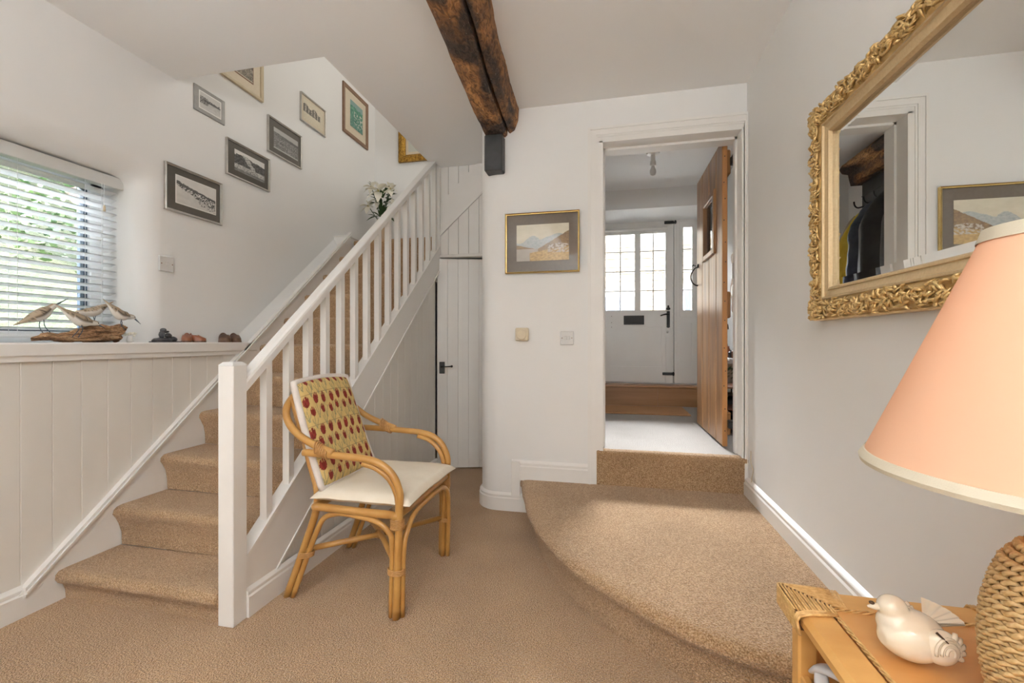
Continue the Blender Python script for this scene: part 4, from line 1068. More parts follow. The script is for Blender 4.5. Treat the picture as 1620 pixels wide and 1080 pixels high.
# carved scrolls and leaves along the outer band
b = MB(); rr = random.Random(2)
def band_pt(side, s_, o_, d):
    if side == 0: return Vector((.80 - d, my0 + s_, mz0 + o_))
    if side == 1: return Vector((.80 - d, my1 - o_, mz0 + s_))
    if side == 2: return Vector((.80 - d, my0 + s_, mz1 - o_))
    return Vector((.80 - d, my0 + o_, mz0 + s_))
for side, ln in ((0, my1 - my0), (1, mz1 - mz0), (2, my1 - my0), (3, mz1 - mz0)):
    cell = .046; n_ = int(ln / cell)
    for i in range(n_ + 1):
        s0 = i * ln / (n_ + .0) - 0; sg = 1 if i % 2 else -1
        c0 = .038
        # spiral stem
        pts = []
        for q in range(13):
            a = q / 12 * 2.2 * PI; rd = .029 * (1 - q / 16)
            ss = min(max(s0 + rd * math.cos(a) * 1.1, .006), ln - .006); oo = min(max(c0 + sg * rd * math.sin(a), .008), .068)
            pts.append(band_pt(side, ss, oo, .042 + .004 * math.sin(a)))
        b.tube(pts, [.0045, .004, .003, .002], 5, cap=True)
        for q in range(12):
            a = rr.uniform(0, 2 * PI); l_ = rr.uniform(.020, .034)
            s1 = min(max(s0 + rr.uniform(-.02, .02), .008), ln - .008); o1 = min(max(c0 + rr.uniform(-.026, .026), .010), .066)
            pts = []
            for e in range(5):
                t = e / 4
                ss = min(max(s1 + math.cos(a + t * 1.4 * sg) * l_ * t, .004), ln - .004); oo = min(max(o1 + math.sin(a + t * 1.4 * sg) * l_ * t, .005), .071)
                pts.append(band_pt(side, ss, oo, .038 + .012 * math.sin(PI * t)))
            b.tube(pts, [.002, .006, .0055, .003, .001], 5, cap=True, flat=.8)
b.build('carved_leaves', M['gold'], mi, smooth=True)
gl = .012
vs = MT(FW - .004, gl); 
bev = .024
vs2 = MT(FW + bev, gl + .0018)
MB().add(vs + vs2, [(i, (i + 1) % 4, (i + 1) % 4 + 4, i + 4) for i in range(4)]).build('bevelled_edge', M['mirror'], mi)
MB().add(vs2, [(0, 1, 2, 3)]).build('mirror_glass', M['mirror'], mi)

# ------------------------------------------------------------------ rattan armchair
ch = thing('rattan_armchair', 'honey rattan armchair with cream seat pad beside the stairs', 'chair', (-1.08, 1.87, 0))
R_ = M['rattan']
def both(fn):
    for s_ in (0, 1): fn(s_)
def yy(s_, inset=0): return (1.60 + inset) if s_ == 0 else (2.135 - inset)
for s_ in (0, 1):
    sg = 1 if s_ == 0 else -1
    Y = yy(s_)
    b = MB()
    b.tube([(-.818, Y - .006 * sg, .0), (-.812, Y, .25), (-.806, Y, .44), (-.806, Y, .50), (-.835, Y, .565), (-.885, Y, .605), (-.95, Y, .623), (-1.06, Y, .630), (-1.16, Y, .634), (-1.24 - .06 * s_, Y, .636)], .0155, 12, smooth=5)
    b.build('arm_rail', R_, ch, smooth=True)
    b = MB()
    b.tube([(-.826, Y + .018 * sg, .0), (-.822, Y + .018 * sg, .25), (-.820, Y + .014 * sg, .44), (-.828, Y + .012 * sg, .495), (-.856, Y + .008 * sg, .548), (-.91, Y + .004 * sg, .588), (-.97, Y + .002 * sg, .604)], .0115, 12, smooth=5)
    b.build('leg', R_, ch, smooth=True)
    b = MB()      # side arch running down both legs
    b.tube([(-.843, Y + .002 * sg, .0), (-.838, Y + .002 * sg, .27), (-.850, Y, .335), (-.905, Y, .375), (-1.00, Y + .01 * sg, .386), (-1.09, Y + .02 * sg, .385), (-1.165, Y + .03 * sg, .355), (-1.205, Y + .035 * sg, .29), (-1.245, Y + .038 * sg, .20), (-1.322, Y + .036 * sg, .0)], .0115, 12, smooth=5)
    b.build('side_arch', R_, ch, smooth=True)
    b = MB()      # rear leg carried on up as back post
    b.tube([(-1.352, Y + .036 * sg, .0), (-1.275, Y + .045 * sg, .21), (-1.215, Y + .055 * sg, .42), (-1.27, Y + .07 * sg, .60), (-1.352, Y + .075 * sg, .845)], .0155, 12, smooth=5)
    b.build('leg', R_, ch, smooth=True)
    # bindings
    Bd = []; b = MB()
    for k_ in range(7): b.tube([(-.818 + .027 * math.cos(a), Y + .006 * sg + .022 * math.sin(a), .355 + k_ * .0062) for a in np.linspace(0, 2 * PI, 17)[:-1]], .0033, 6, closed=True)
    Bd.append(b); b = MB()
    for k_ in range(4): b.tube([(-.822 + .034 * math.cos(a), Y + .004 * sg + .024 * math.sin(a), .175 + k_ * .006) for a in np.linspace(0, 2 * PI, 17)[:-1]], .0032, 6, closed=True)
    Bd.append(b); b = MB()
    for k_ in range(4): b.tube([(-1.262 + .006 - k_ * .0015 + .032 * math.cos(a), Y + .042 * sg + .022 * math.sin(a), .198 - k_ * .006 + .005 * math.cos(a)) for a in np.linspace(0, 2 * PI, 17)[:-1]], .0032, 6, closed=True)
    Bd.append(b); b = MB()
    for k_ in range(8): b.tube([(-1.125 - k_ * .0075, Y + .019 * math.sin(a), .634 + .0035 * k_ + .028 * math.cos(a) * (.75 + .04 * k_)) for a in np.linspace(0, 2 * PI, 17)[:-1]], .0036, 6, closed=True)
    Bd.append(b)
    for q in Bd: q.build('binding', M['rattan_bind'], ch, smooth=True)
hoop = [(-1.10, 1.60, .640), (-1.18, 1.602, .665), (-1.27, 1.608, .705), (-1.335, 1.622, .760), (-1.362, 1.652, .820), (-1.374, 1.74, .870), (-1.380, 1.867, .884)]
hoop += [(x, 3.735 - y, z) for x, y, z in reversed(hoop[:-1])]
MB().tube(hoop, .0155, 12, smooth=6).build('back_hoop', R_, ch, smooth=True)
b = MB()
for (z_, x_) in ((.50, -1.235), (.60, -1.275), (.70, -1.307)): b.tube([(x_, 1.665, z_), (x_ - .03, 1.87, z_), (x_, 2.07, z_)], .009, 8, smooth=5)
for q in range(5):
    y_ = 1.73 + q * .07; b.tube([(-1.235, y_, .42), (-1.29, y_, .60), (-1.37, y_, .90)], .006, 8, smooth=4)
b.build('back_canes', R_, ch, smooth=True)
MB().tube([(-.815, 1.63, .405), (-.815, 2.10, .405), (-.85, 2.13, .405), (-1.16, 2.115, .405), (-1.20, 2.09, .405), (-1.20, 1.65, .405), (-1.16, 1.62, .405), (-.85, 1.605, .405)], .0165, 12, smooth=4, closed=True).build('seat_frame', R_, ch, smooth=True)
MB().tube([(-.800, 1.612, .0), (-.795, 1.615, .26), (-.790, 1.640, .335), (-.790, 1.70, .378), (-.790, 1.80, .388), (-.790, 1.935, .388), (-.790, 2.035, .378), (-.790, 2.095, .335), (-.795, 2.120, .26), (-.800, 2.123, .0)], .011, 10, smooth=5).build('front_arch', R_, ch, smooth=True)
MB().tube([(-1.27, 1.645, .205), (-1.04, 1.87, .196), (-.83, 2.12, .195)], .0125, 10).build('stretcher', R_, ch, smooth=True)
MB().tube([(-.83, 1.61, .215), (-1.04, 1.87, .205), (-1.27, 2.09, .215)], .0125, 10).build('stretcher', R_, ch, smooth=True)
b = MB()
for k_ in range(4): b.tube([(-1.04 + .02 * math.cos(a), 1.862 + k_ * .006, .202 + .022 * math.sin(a)) for a in np.linspace(0, 2 * PI, 13)[:-1]], .003, 6, closed=True)
b.build('binding', M['rattan_bind'], ch, smooth=True)
# seat pad: puffed square with pointed corners
sp = MB()
def padf(sgn):
    def f(u, v):
        a, e = 2 * u - 1, 2 * v - 1
        th_ = .042 * (max(0, (1 - a ** 6) * (1 - e ** 6))) ** .42
        pin = 1 - .05 * (1 - abs(a) ** 2) * 0
        px_ = -.985 + a * (.225 - .012 * (1 - abs(e) ** 3)); py_ = 1.867 + e * (.272 - .014 * (1 - abs(a) ** 3))
        z_ = .448 + (sgn * th_ * (1 if sgn > 0 else .55)) + .003 * nz(px_ * 12, py_ * 12)
        return (px_, py_, z_)
    return f
sp.grid(padf(1), 34, 34); sp.grid(padf(-1), 34, 34, flip=True)
sp.build('seat_pad', M['cushion'], label='cream cotton seat pad on the rattan armchair', cat='cushion', smooth=True)
# tulip cushion
def cush(u, v, side):
    """u across (near to far), v up"""
    a, e = 2 * u - 1, 2 * v - 1
    y_ = 1.635 + .385 * u + .012 * (v - .5) + .03 * (1 - v) * (u - .1)
    cx = -1.165 - .15 * v - .03 * math.sin(PI * v) * .2; cz = .480 + .438 * v + .012 * math.sin(PI * u) * v
    th_ = .036 * (max(0, (1 - a ** 6) * (1 - e ** 6))) ** .5 + .003 * nz(u * 6, v * 7, 3) + .006 * math.sin(v * 9 + u * 3) * (1 - v) * .6
    nx, nz_ = .94, .34
    return (cx + nx * th_ * side - .008, y_, cz + nz_ * th_ * side)
NU, NV = 150, 180
bc = MB(); bc.grid(lambda u, v: cush(u, v, 1), NU, NV)
us_, vs_ = np.meshgrid(np.linspace(0, 1, NU + 1), np.linspace(0, 1, NV + 1))
W_, H_ = .39, .46
Xc, Zc = us_ * W_, vs_ * H_
col = np.zeros(Xc.shape + (3,)); col[:] = (.60, .43, .17)
nn_ = np.array([[mn.noise(Vector((x * 30, z * 30, 1))) for x in Xc[0]] for z in Zc[:, 0]])
col *= (1 + .10 * nn_[..., None])
red = np.array([.25, .035, .025]); drk = np.array([.12, .017, .014]); grn = np.array([.26, .24, .13])
def tulip(cx, cz, s_, lean):
    zz_ = Zc - cz; xx_ = Xc - cx - lean * (zz_ / .05)
    # stem and leaves
    stem = (np.abs(xx_ - .003 * np.sin(zz_ * 60)) < .0012) & (zz_ < 0) & (zz_ > -.062 * s_)
    lf = (np.abs(np.abs(xx_) - (.013 * np.clip((zz_ + .062 * s_) / (.034 * s_), 0, 1) ** 1.3)) < .0018) & (zz_ < -.02 * s_) & (zz_ > -.060 * s_)
    col[stem | lf] = grn
    hw = .0108 * s_ * np.sqrt(np.clip(1 - ((zz_ - .010 * s_) / (.0195 * s_)) ** 2, 0, 1))
    head = (np.abs(xx_) < hw) & ~((zz_ > .018 * s_) & (np.abs(np.abs(xx_) - .0035 * s_) < .0012))
    col[head] = red
    ed = head & (np.abs(xx_) > hw - .0018); col[ed] = drk
    col[head & (np.abs(np.abs(xx_) - .003) < .0009)] = drk
rt = random.Random(9)
for p_ in range(4):
    zb = .012 + p_ * .137 - .03
    for q in range(8):
        tulip(.018 + q * .053 + rt.uniform(-.004, .004), zb + .098 + rt.uniform(-.005, .005), 1.28, .003)
    for q in range(7):
        tulip(.045 + q * .053 + rt.uniform(-.006, .006), zb + .052 + rt.uniform(-.006, .006), 1.08, -.003)
    col[np.abs(Zc - (zb + .137)) < .0012] = (.30, .20, .09)
cu = thing('tulip_cushion', 'yellow cushion printed with rows of red tulips, leaning on the chair back', 'cushion', (-1.2, 1.83, .46))
bc.build('printed_cover', M['tulip'], cu, smooth=True, col=col.reshape(-1, 3))
b = MB(); b.grid(lambda u, v: cush(u, v, -1), 24, 24, flip=True)
# piping/side gusset
def rim(t):
    t = t % 1 * 4
    if t < 1: return t, 0
    if t < 2: return 1, t - 1
    if t < 3: return 3 - t, 1
    return 0, 4 - t
pts = [cush(*rim(i / 96), 0) for i in range(96)]
b.tube(pts, .015, 8, closed=True)
b.build('white_backing', M['cushion_back'], cu, smooth=True)

# ------------------------------------------------------------------ birds on driftwood, and the sill ornaments
SX = -2.385; SZ = 1.095
dw = MB()
pth = [(SX, 1.375, SZ + .014), (SX + .01, 1.42, SZ + .026), (SX, 1.47, SZ + .024), (SX, 1.53, SZ + .030), (SX, 1.58, SZ + .040), (SX, 1.62, SZ + .044), (SX, 1.67, SZ + .042), (SX, 1.715, SZ + .062), (SX + .005, 1.735, SZ + .072)]
rad = [.006, .017, .018, .026, .036, .040, .036, .026, .012]
pc = catmull([Vector(p) for p in pth], 8); rc = np.interp(np.linspace(0, 1, len(pc)), np.linspace(0, 1, len(rad)), rad)
vs = []; kk = 22
for i, p in enumerate(pc):
    for j in range(kk):
        a = 2 * PI * j / kk
        q = 1 + .28 * nz(i * .13, math.cos(a) * 1.4, math.sin(a) * 1.4) + .14 * math.sin(j * 2.9 + i * .12)
        z_ = p.z + math.sin(a) * rc[i] * q
        vs.append((p.x + math.cos(a) * rc[i] * q * 1.1, p.y + .012 * nz(i * .4, a, 4), max(SZ + .001, z_)))
dw.add(vs, [(i * kk + j, i * kk + (j + 1) % kk, (i + 1) * kk + (j + 1) % kk, (i + 1) * kk + j) for i in range(len(pc) - 1) for j in range(kk)] + [tuple(range(kk)), tuple((len(pc) - 1) * kk + j for j in range(kk))])
dw.tube([(SX, 1.705, SZ + .004), (SX, 1.69, SZ + .04), (SX + .0, 1.722, SZ + .02)], [.012, .022, .012], 10, smooth=4)
dw.build('driftwood', M['drift_g'], label='rugged brown driftwood branch on the window sill under the carved birds', cat='driftwood', smooth=50)
def bird(label, tail, mid, head, beak, rb, feet, xo=0):
    """tail, mid, head, beak tip as (y, z); body swept with changing radius, painted brown above and white below"""
    x_ = SX + xo
    r = thing('carved_bird', label, 'bird figure', (x_, mid[0], SZ), 'carved wading birds on driftwood')
    T_, Mi, He = [Vector((x_, a, b_)) for a, b_ in (tail, mid, head)]
    ax = (He - T_).normalized()
    neck = Mi.lerp(He, .62)
    q1 = T_.lerp(Mi, .35) ; q2 = T_.lerp(Mi, .7)
    P_ = catmull([T_, q1, q2, Mi, Mi.lerp(He, .38), neck, He - ax * .004, He + ax * .009], 7)
    rr_ = np.interp(np.linspace(0, 1, len(P_)), np.linspace(0, 1, 8), [.0012, .008, .62 * rb + .004, rb, rb * .88, rb * .56, .0118, .004])
    vs = []; cl = []; k = 16
    for i, p in enumerate(P_):
        a_ = P_[max(0, i - 1)]; e_ = P_[min(len(P_) - 1, i + 1)]; t = (e_ - a_).normalized()
        u = Vector((0, 0, 1)) - t * t.z; u.normalize(); v = t.cross(u)
        s_ = i / (len(P_) - 1)
        for j in range(k):
            a = 2 * PI * j / k
            pz = p + u * math.cos(a) * rr_[i] + v * math.sin(a) * rr_[i] * .82
            vs.append(pz)
            up = math.cos(a)
            lim = .0 + (.5 if s_ > .72 else 0) - (.55 if s_ < .3 else 0)
            if up > lim:
                sp_ = nz(i * 1.3, j * 1.9, 6) > .22 and .2 < s_ < .7
                cl.append((.10, .075, .05) if sp_ or abs(up - lim) < .12 and s_ < .7 else (.38, .30, .21))
            else: cl.append((.70, .67, .62))
    fs = [(i * k + j, i * k + (j + 1) % k, (i + 1) * k + (j + 1) % k, (i + 1) * k + j) for i in range(len(P_) - 1) for j in range(k)] + [tuple(range(k)), tuple((len(P_) - 1) * k + j for j in range(k))]
    MB().add(vs, fs).build('body', M['bird'], r, smooth=True, col=cl)
    bt = Vector((x_, *beak))
    MB().tube([He + (bt - He).normalized() * .008, bt], [.0042, .0022, .0010], 8).build('beak', M['wire'], r, smooth=True)
    for sx in (-1, 1):
        MB().ell((x_ + sx * .0095, head[0], head[1] + .003), (.0022, .0022, .0022), 8, 6).build('eye', M['iron'], r, smooth=True)
    for (fy, fz, dx) in feet:
        top_ = Vector((x_ + dx, Mi.y + (fy - Mi.y) * .15, Mi.z - rb * .7)); ft = Vector((x_ + dx, fy, fz))
        kn = top_.lerp(ft, .45) + Vector((0, -.012 if fy > Mi.y else .010, 0)) 
        MB().tube([top_, kn, ft], .0016, 6, smooth=4).build('leg', M['wire'], r, smooth=True)
    return r
bird('carved bird with its beak raised, furthest from the stairs on the driftwood', (1.328, 1.167), (1.415, 1.215), (1.468, 1.262), (1.515, 1.295), .026, ((1.440, 1.118, -.004), (1.462, 1.120, .01)), -.02)
bird('carved bird bending low with beak at the driftwood', (1.432, 1.265), (1.530, 1.197), (1.598, 1.183), (1.632, 1.163), .027, ((1.500, 1.120, 0), (1.515, 1.118, .012)), .03)
bird('carved bird behind with its tail raised towards the corner', (1.712, 1.300), (1.625, 1.243), (1.555, 1.232), (1.536, 1.213), .023, ((1.62, 1.14, -.004), (1.645, 1.15, .008)), -.03)
bird('carved bird closest to the stairs, beak pointing down past the driftwood', (1.628, 1.305), (1.705, 1.232), (1.768, 1.222), (1.803, 1.190), .026, ((1.705, 1.165, 0), (1.72, 1.16, .01)), .02)
# small white pot with a posy behind the driftwood
vs_pot = thing('posy_pot', 'tiny white pot with pale flowers beside the driftwood', 'vase', (-2.40, 1.775, SZ))
MB().lathe([(0, SZ), (.011, SZ), (.014, SZ + .012), (.011, SZ + .026), (.013, SZ + .032), (.010, SZ + .032), (0, SZ + .028)], -2.40, 1.775, 20).build('pot', M['plastic_w'], vs_pot, smooth=True)
b = MB()
for i in range(16): b.ell((-2.40 + rn.uniform(-.018, .018), 1.775 + rn.uniform(-.02, .02), SZ + .040 + rn.uniform(-.006, .010)), (.006, .006, .005), 8, 5)
b.build('flowers', M['petal'], vs_pot, smooth=True)
# dark bronze reclining figure
sf_ = MB()
def lump(c_, r_, q=.25): sf_.ell(c_, r_, 16, 10, fn=lambda p, d_: p + d_ * (r_[0] * q * nz(p.x * 60, p.y * 60, p.z * 60)))
yb = 1.86
lump((-2.36, yb + .060, SZ + .014), (.020, .062, .013)); lump((-2.36, yb + .012, SZ + .010), (.014, .016, .009)); lump((-2.36, yb + .11, SZ + .016), (.018, .026, .014))
lump((-2.36, yb + .050, SZ + .042), (.014, .015, .022)); lump((-2.36, yb + .058, SZ + .066), (.013, .016, .012)); lump((-2.36, yb + .085, SZ + .038), (.013, .018, .014)); lump((-2.36, yb + .075, SZ + .058), (.008, .014, .007))
sf_.prism([(-2.385, yb), (-2.335, yb), (-2.335, yb + .14), (-2.385, yb + .14)], SZ, SZ + .006)
sf_.build('bronze_figurine', M['bronze_dark'], label='small black reclining figurine on the sill beside the window recess', cat='figurine', smooth=True)
shoe('baby_shoe', (-2.37, 2.062, SZ), .072, .048, .050, -2.3, M['leather_red'], 'red-brown baby shoe on the sill, nearer the black figurine of its pair', 'red-brown baby shoes on the sill')
shoe('baby_shoe', (-2.36, 2.125, SZ), .078, .046, .048, -1.0, M['leather_red'], 'red-brown baby shoe on the sill, its toe towards the stairs', 'red-brown baby shoes on the sill')
shoe('baby_shoe', (-2.35, 2.300, SZ), .09, .062, .056, -2.1, M['leather_brown'], 'dark brown baby shoe on the sill, nearer the red-brown pair', 'dark brown baby shoes on the sill')
shoe('baby_shoe', (-2.35, 2.378, SZ), .09, .062, .056, -2.1, M['leather_brown'], 'dark brown baby shoe at the end of the sill next to the stairs', 'dark brown baby shoes on the sill')

# ------------------------------------------------------------------ lilies on the upper landing
LV = (-2.185, 3.98, 2.03)
li = thing('vase_of_lilies', 'tan vase of white lilies on the upper landing', 'vase', LV)
MB().lathe([(0, 0 + 2.03), (.06, 2.03), (.062, 2.05), (.075, 2.12), (.07, 2.22), (.05, 2.29), (.055, 2.31), (.048, 2.31), (.0, 2.24)], LV[0], LV[1], 26).build('vase_body', M['vase'], li, smooth=True)
MB().lathe([(.0, 2.03), (.085, 2.03), (.09, 2.055), (.062, 2.07), (0, 2.07)], LV[0], LV[1], 26).build('dark_foot', M['dark_wood'], li, smooth=30)
rl = random.Random(21)
def leaf(b, p, d, l_, w_):
    d = d.normalized(); s_ = d.cross(Vector((0, 0, 1)))
    s_ = s_.normalized() if s_.length > .1 else Vector((1, 0, 0)); 
    n_ = s_.cross(d); pts = []
    for q in range(6):
        t = q / 5; w__ = w_ * math.sin(PI * min(.98, .08 + t * .92)); c_ = p + d * l_ * t - Vector((0, 0, 1)) * l_ * .35 * t * t
        pts += [c_ - s_ * w__ + n_ * w__ * .3, c_, c_ + s_ * w__ + n_ * w__ * .3]
    b.add(pts, [(q * 3 + e, q * 3 + e + 1, (q + 1) * 3 + e + 1, (q + 1) * 3 + e) for q in range(5) for e in range(2)])
heads = [(-.01, -.06, .50, 1.15), (-.10, -.02, .56, .75), (.075, -.03, .52, .75), (-.13, -.02, .37, .8), (.10, -.04, .36, .7), (.03, .05, .57, .7), (-.05, .0, .42, .7)]
sb = MB(); lb = MB()
for i, (dx, dy, dz, sc) in enumerate(heads):
    hp_ = Vector((LV[0] + dx * (1.1 if dx < 0 else 1.35), LV[1] + dy, LV[2] + dz + .05))
    sb.tube([(LV[0], LV[1], 2.25), (LV[0] + dx * .5, LV[1] + dy * .5, 2.25 + (dz - .2) * .5), tuple(hp_)], .004, 6, smooth=4)
    pb = MB(); ax = Vector((dx * 2 + .15, -1.0, .35)).normalized(); e1 = ax.orthogonal().normalized(); e2 = ax.cross(e1)
    for q in range(6):
        a = q * PI / 3; leaf(pb, hp_, ax * .55 + e1 * math.cos(a) + e2 * math.sin(a), .125 * sc, .034 * sc)
    fl = pb.build('lily', M['petal'], li, smooth=True)
    MB().ell(tuple(hp_ + ax * .012), (.010 * sc, .010 * sc, .010 * sc), 8, 6).build('lily_centre', M['petal_y'], fl, smooth=True)
for i in range(34):
    a = rl.uniform(0, 2 * PI); z_ = rl.uniform(2.30, 2.58)
    leaf(lb, Vector((LV[0] + .03 * math.cos(a), LV[1] + .03 * math.sin(a), z_)), Vector((math.cos(a), math.sin(a) * .7, rl.uniform(.1, 1.2))), rl.uniform(.10, .17), rl.uniform(.014, .022))
leaf(lb, Vector((LV[0] - .11, LV[1] - .03, 2.64)), Vector((-.6, 0, 1.2)), .09, .013)
leaf(lb, Vector((LV[0] + .10, LV[1] - .04, 2.52)), Vector((.5, 0, 1.1)), .12, .016)
sb.build('stems', M['leaf'], li, smooth=True); lb.build('leaves', M['leaf'], li, smooth=True)

# ------------------------------------------------------------------ side table
TX0, TX1, TY0, TY1, TZ = .348, .765, .30, .985, .60
tbk = thing('pine_side_table', 'pine side table with wicker-wrapped corners under the lamp', 'table', (.55, .64, 0))
def rimmed(b, x0, x1, y0, y1):
    r_ = .014; out = []
    return b.cbox(x0, x1, y0, y1, TZ - .030, TZ, .009)
RW = .062
b = MB(); rimmed(b, TX0, TX0 + RW, TY0, TY1); rimmed(b, TX1 - RW, TX1, TY0, TY1)
b.cbox(TX0 + RW, TX1 - RW, TY0, TY0 + RW, TZ - .030, TZ, .004).cbox(TX0 + RW, TX1 - RW, TY1 - RW, TY1, TZ - .030, TZ, .004)
b.build('top_rim', M['pine'], tbk, smooth=30)
MB().cbox(TX0 + RW, TX1 - RW, TY0 + RW, TY1 - RW, TZ - .026, TZ - .0015, .002).build('top_panel', M['pine_dark'], tbk)
def braid(pts, r_, turns, name='braid', m=M['wicker']):
    b = MB(); P_ = []
    tot = sum((Vector(pts[i + 1]) - Vector(pts[i])).length for i in range(len(pts) - 1))
    for ph in (0, 2 * PI / 3, 4 * PI / 3):
        q = []; acc = 0
        for i in range(len(pts) - 1):
            a, e = Vector(pts[i]), Vector(pts[i + 1]); L_ = (e - a).length; n_ = max(3, int(L_ / .006)); d_ = (e - a).normalized(); s_ = d_.cross(Vector((0, 0, 1)))
            for k_ in range(n_):
                t = k_ / n_; an = 2 * PI * turns * (acc + L_ * t) + ph
                q.append(a + d_ * L_ * t + s_ * r_ * math.cos(an) + Vector((0, 0, 1)) * r_ * .7 * math.sin(an))
            acc += L_
        b.tube(q, r_ * .62, 5)
    return b.build(name, m, tbk, smooth=True)
i_ = RW - .001
braid([(TX0 + i_, TY0 + i_, TZ), (TX0 + i_, TY1 - i_, TZ), (TX1 - i_, TY1 - i_, TZ), (TX1 - i_, TY0 + i_, TZ), (TX0 + i_, TY0 + i_, TZ)], .0030, 22)
def corner_wrap(cx, cy, sx, sy):
    """herringbone wicker bound round a table corner: V-shaped strands lying over the top and round the edge"""
    L_ = .088
    xs_ = sorted((cx - sx * .004, cx + sx * RW)); ys_ = sorted((cy - sy * .004, cy + sy * RW)); xl_ = sorted((cx - sx * .004, cx + sx * L_)); yl_ = sorted((cy - sy * .004, cy + sy * L_))
    MB().box(xl_[0], xl_[1], ys_[0], ys_[1], TZ - .031, TZ + .0012).box(xs_[0], xs_[1], yl_[0], yl_[1], TZ - .031, TZ + .0012).build('gap_shade_slab', M['gap_shade'], tbk)  # dark slabs standing in for shade in the gaps between strands
    b = MB()
    for i in range(13):
        o_ = -.001 + i * .0052; h_ = TZ + .0028 + .0010 * (i % 2); e_ = L_ - .004
        b.tube([(cx + sx * e_, cy + sy * o_, h_), (cx + sx * (o_ + .02), cy + sy * (o_ - .0005), h_ + .002), (cx + sx * o_, cy + sy * o_, h_ + .003), (cx + sx * (o_ - .0005), cy + sy * (o_ + .02), h_ + .002), (cx + sx * o_, cy + sy * e_, h_)], .0022, 6, smooth=3)
    for k_ in range(9):      # rounds over the outer faces
        z_ = TZ - .033 + k_ * .0044
        b.tube([(cx + sx * L_ * .9, cy - sy * .006, z_), (cx + sx * .01, cy - sy * .007, z_ + .001), (cx - sx * .005, cy - sy * .005, z_ + .002), (cx - sx * .007, cy + sy * .01, z_ + .001), (cx - sx * .006, cy + sy * L_ * .9, z_)], .0020, 6, smooth=3)
    for k_ in range(3):      # end bindings
        o_ = L_ + k_ * .005
        b.tube([(cx + sx * o_, cy - sy * .004, TZ - .034), (cx + sx * o_, cy - sy * .005, TZ), (cx + sx * (o_ - .012), cy + sy * RW, TZ + .003)], .0028, 6, smooth=3)
        b.tube([(cx - sx * .004, cy + sy * o_, TZ - .034), (cx - sx * .005, cy + sy * o_, TZ), (cx + sx * RW, cy + sy * (o_ - .012), TZ + .003)], .0028, 6, smooth=3)
    b.build('wicker_corner', M['wicker'], tbk, smooth=True)
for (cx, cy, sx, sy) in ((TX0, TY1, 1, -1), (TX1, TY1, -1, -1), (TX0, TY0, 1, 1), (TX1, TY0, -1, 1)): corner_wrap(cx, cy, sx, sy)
for (x_, y_) in ((TX0 + .012, TY1 - .050), (TX1 - .046, TY1 - .050), (TX0 + .012, TY0 + .016), (TX1 - .046, TY0 + .016)):
    MB().cbox(x_, x_ + .034, y_, y_ + .034, 0, TZ - .03, .004).build('leg', M['pine'], tbk)
MB().cbox(TX0 + .04, TX1 - .04, TY1 - .030, TY1 - .018, .30, TZ - .03, .002).build('back_panel', M['pine_dark'], tbk)
MB().cbox(TX0 + .014, TX1 - .014, TY0 + .02, TY1 - .02, .425, .440, .003).build('shelf', M['pine'], tbk)
MB().cbox(TX0 + .014, TX0 + .030, TY0 + .05, TY1 - .05, .440, .462, .003).build('shelf_lip', M['pine'], tbk)
# grey-white plastic handset-like handle with bead chain on the shelf
sc_ = thing('plastic_scoop', 'curved grey-white plastic handle with bead chain on the table shelf', 'handle', (.40, .86, .44))
b = MB()
cv = [(.372, .905, .492), (.380, .888, .510), (.400, .870, .514), (.425, .850, .506), (.455, .830, .500), (.49, .81, .498)]
b.tube(cv, [.010, .018, .020, .016, .013, .010], 14, smooth=5, flat=.45)
b.tube([(.378, .888, .505), (.372, .868, .490), (.378, .850, .470), (.392, .842, .452), (.40, .84, .446)], [.010, .012, .012, .011, .008], 12, smooth=5, flat=.6)
b.build('curved_handle', M['plastic_grey'], sc_, smooth=True)
b = MB()
for i in range(26):
    t = i / 25; b.ell((.405 + .02 * math.sin(t * 6), .83 + .02 * math.cos(t * 5), .515 - .068 * t), (.0018, .0018, .0018), 6, 4)
b.build('bead_chain', M['chrome'], sc_, smooth=True)

# ------------------------------------------------------------------ lamp
LX, LY = .562, .684
lm = thing('table_lamp', 'large lamp with woven base and glowing peach shade on the side table', 'lamp', (LX, LY, TZ))
def body_r(z):
    return float(np.interp(z, [.60, .63, .67, .71, .75, .785, .811, .83, .841, .852], [.058, .066, .073, .075, .072, .064, .0555, .043, .033, .018])) - .004
pr_ = [(0, TZ + .001)] + [(body_r(TZ + .25 * i / 20) - .005, TZ + .25 * i / 20) for i in range(21)] + [(0, TZ + .25)]
MB().lathe(pr_, LX, LY, 40).build('inner_body', M['rattan_bind'], lm, smooth=True)
b = MB(); rows_ = 23
for i in range(rows_):
    z_ = TZ + .006 + i * .0108
    r_ = body_r(z_)
    n_ = 110
    for ph in (0, PI):
        pts = []
        for q in range(n_):
            a = 2 * PI * q / n_; tw = a * 14 + ph + i * .9
            pts.append((LX + (r_ + .0034 * math.cos(tw)) * math.cos(a), LY + (r_ + .0034 * math.cos(tw)) * math.sin(a), z_ + .0038 * math.sin(tw)))
        b.tube(pts, .0036, 5, closed=True)
b.build('woven_base', M['wicker_pale'], lm, smooth=True)
MB().lathe([(.02, TZ + .245), (.022, TZ + .26), (.012, TZ + .28), (.012, TZ + .34), (.018, TZ + .345), (.018, TZ + .385), (0, TZ + .385)], LX, LY, 20).build('lamp_holder', M['gold_thin'], lm, smooth=30)
R1, ZR, R2, ZT2 = .2, .927, .0685, 1.248
sm_ = MB().lathe([(R1, ZR), (R2, ZT2)], LX, LY, 96)
shd = sm_.build('lamp_shade', M['shade'], lm, smooth=True)
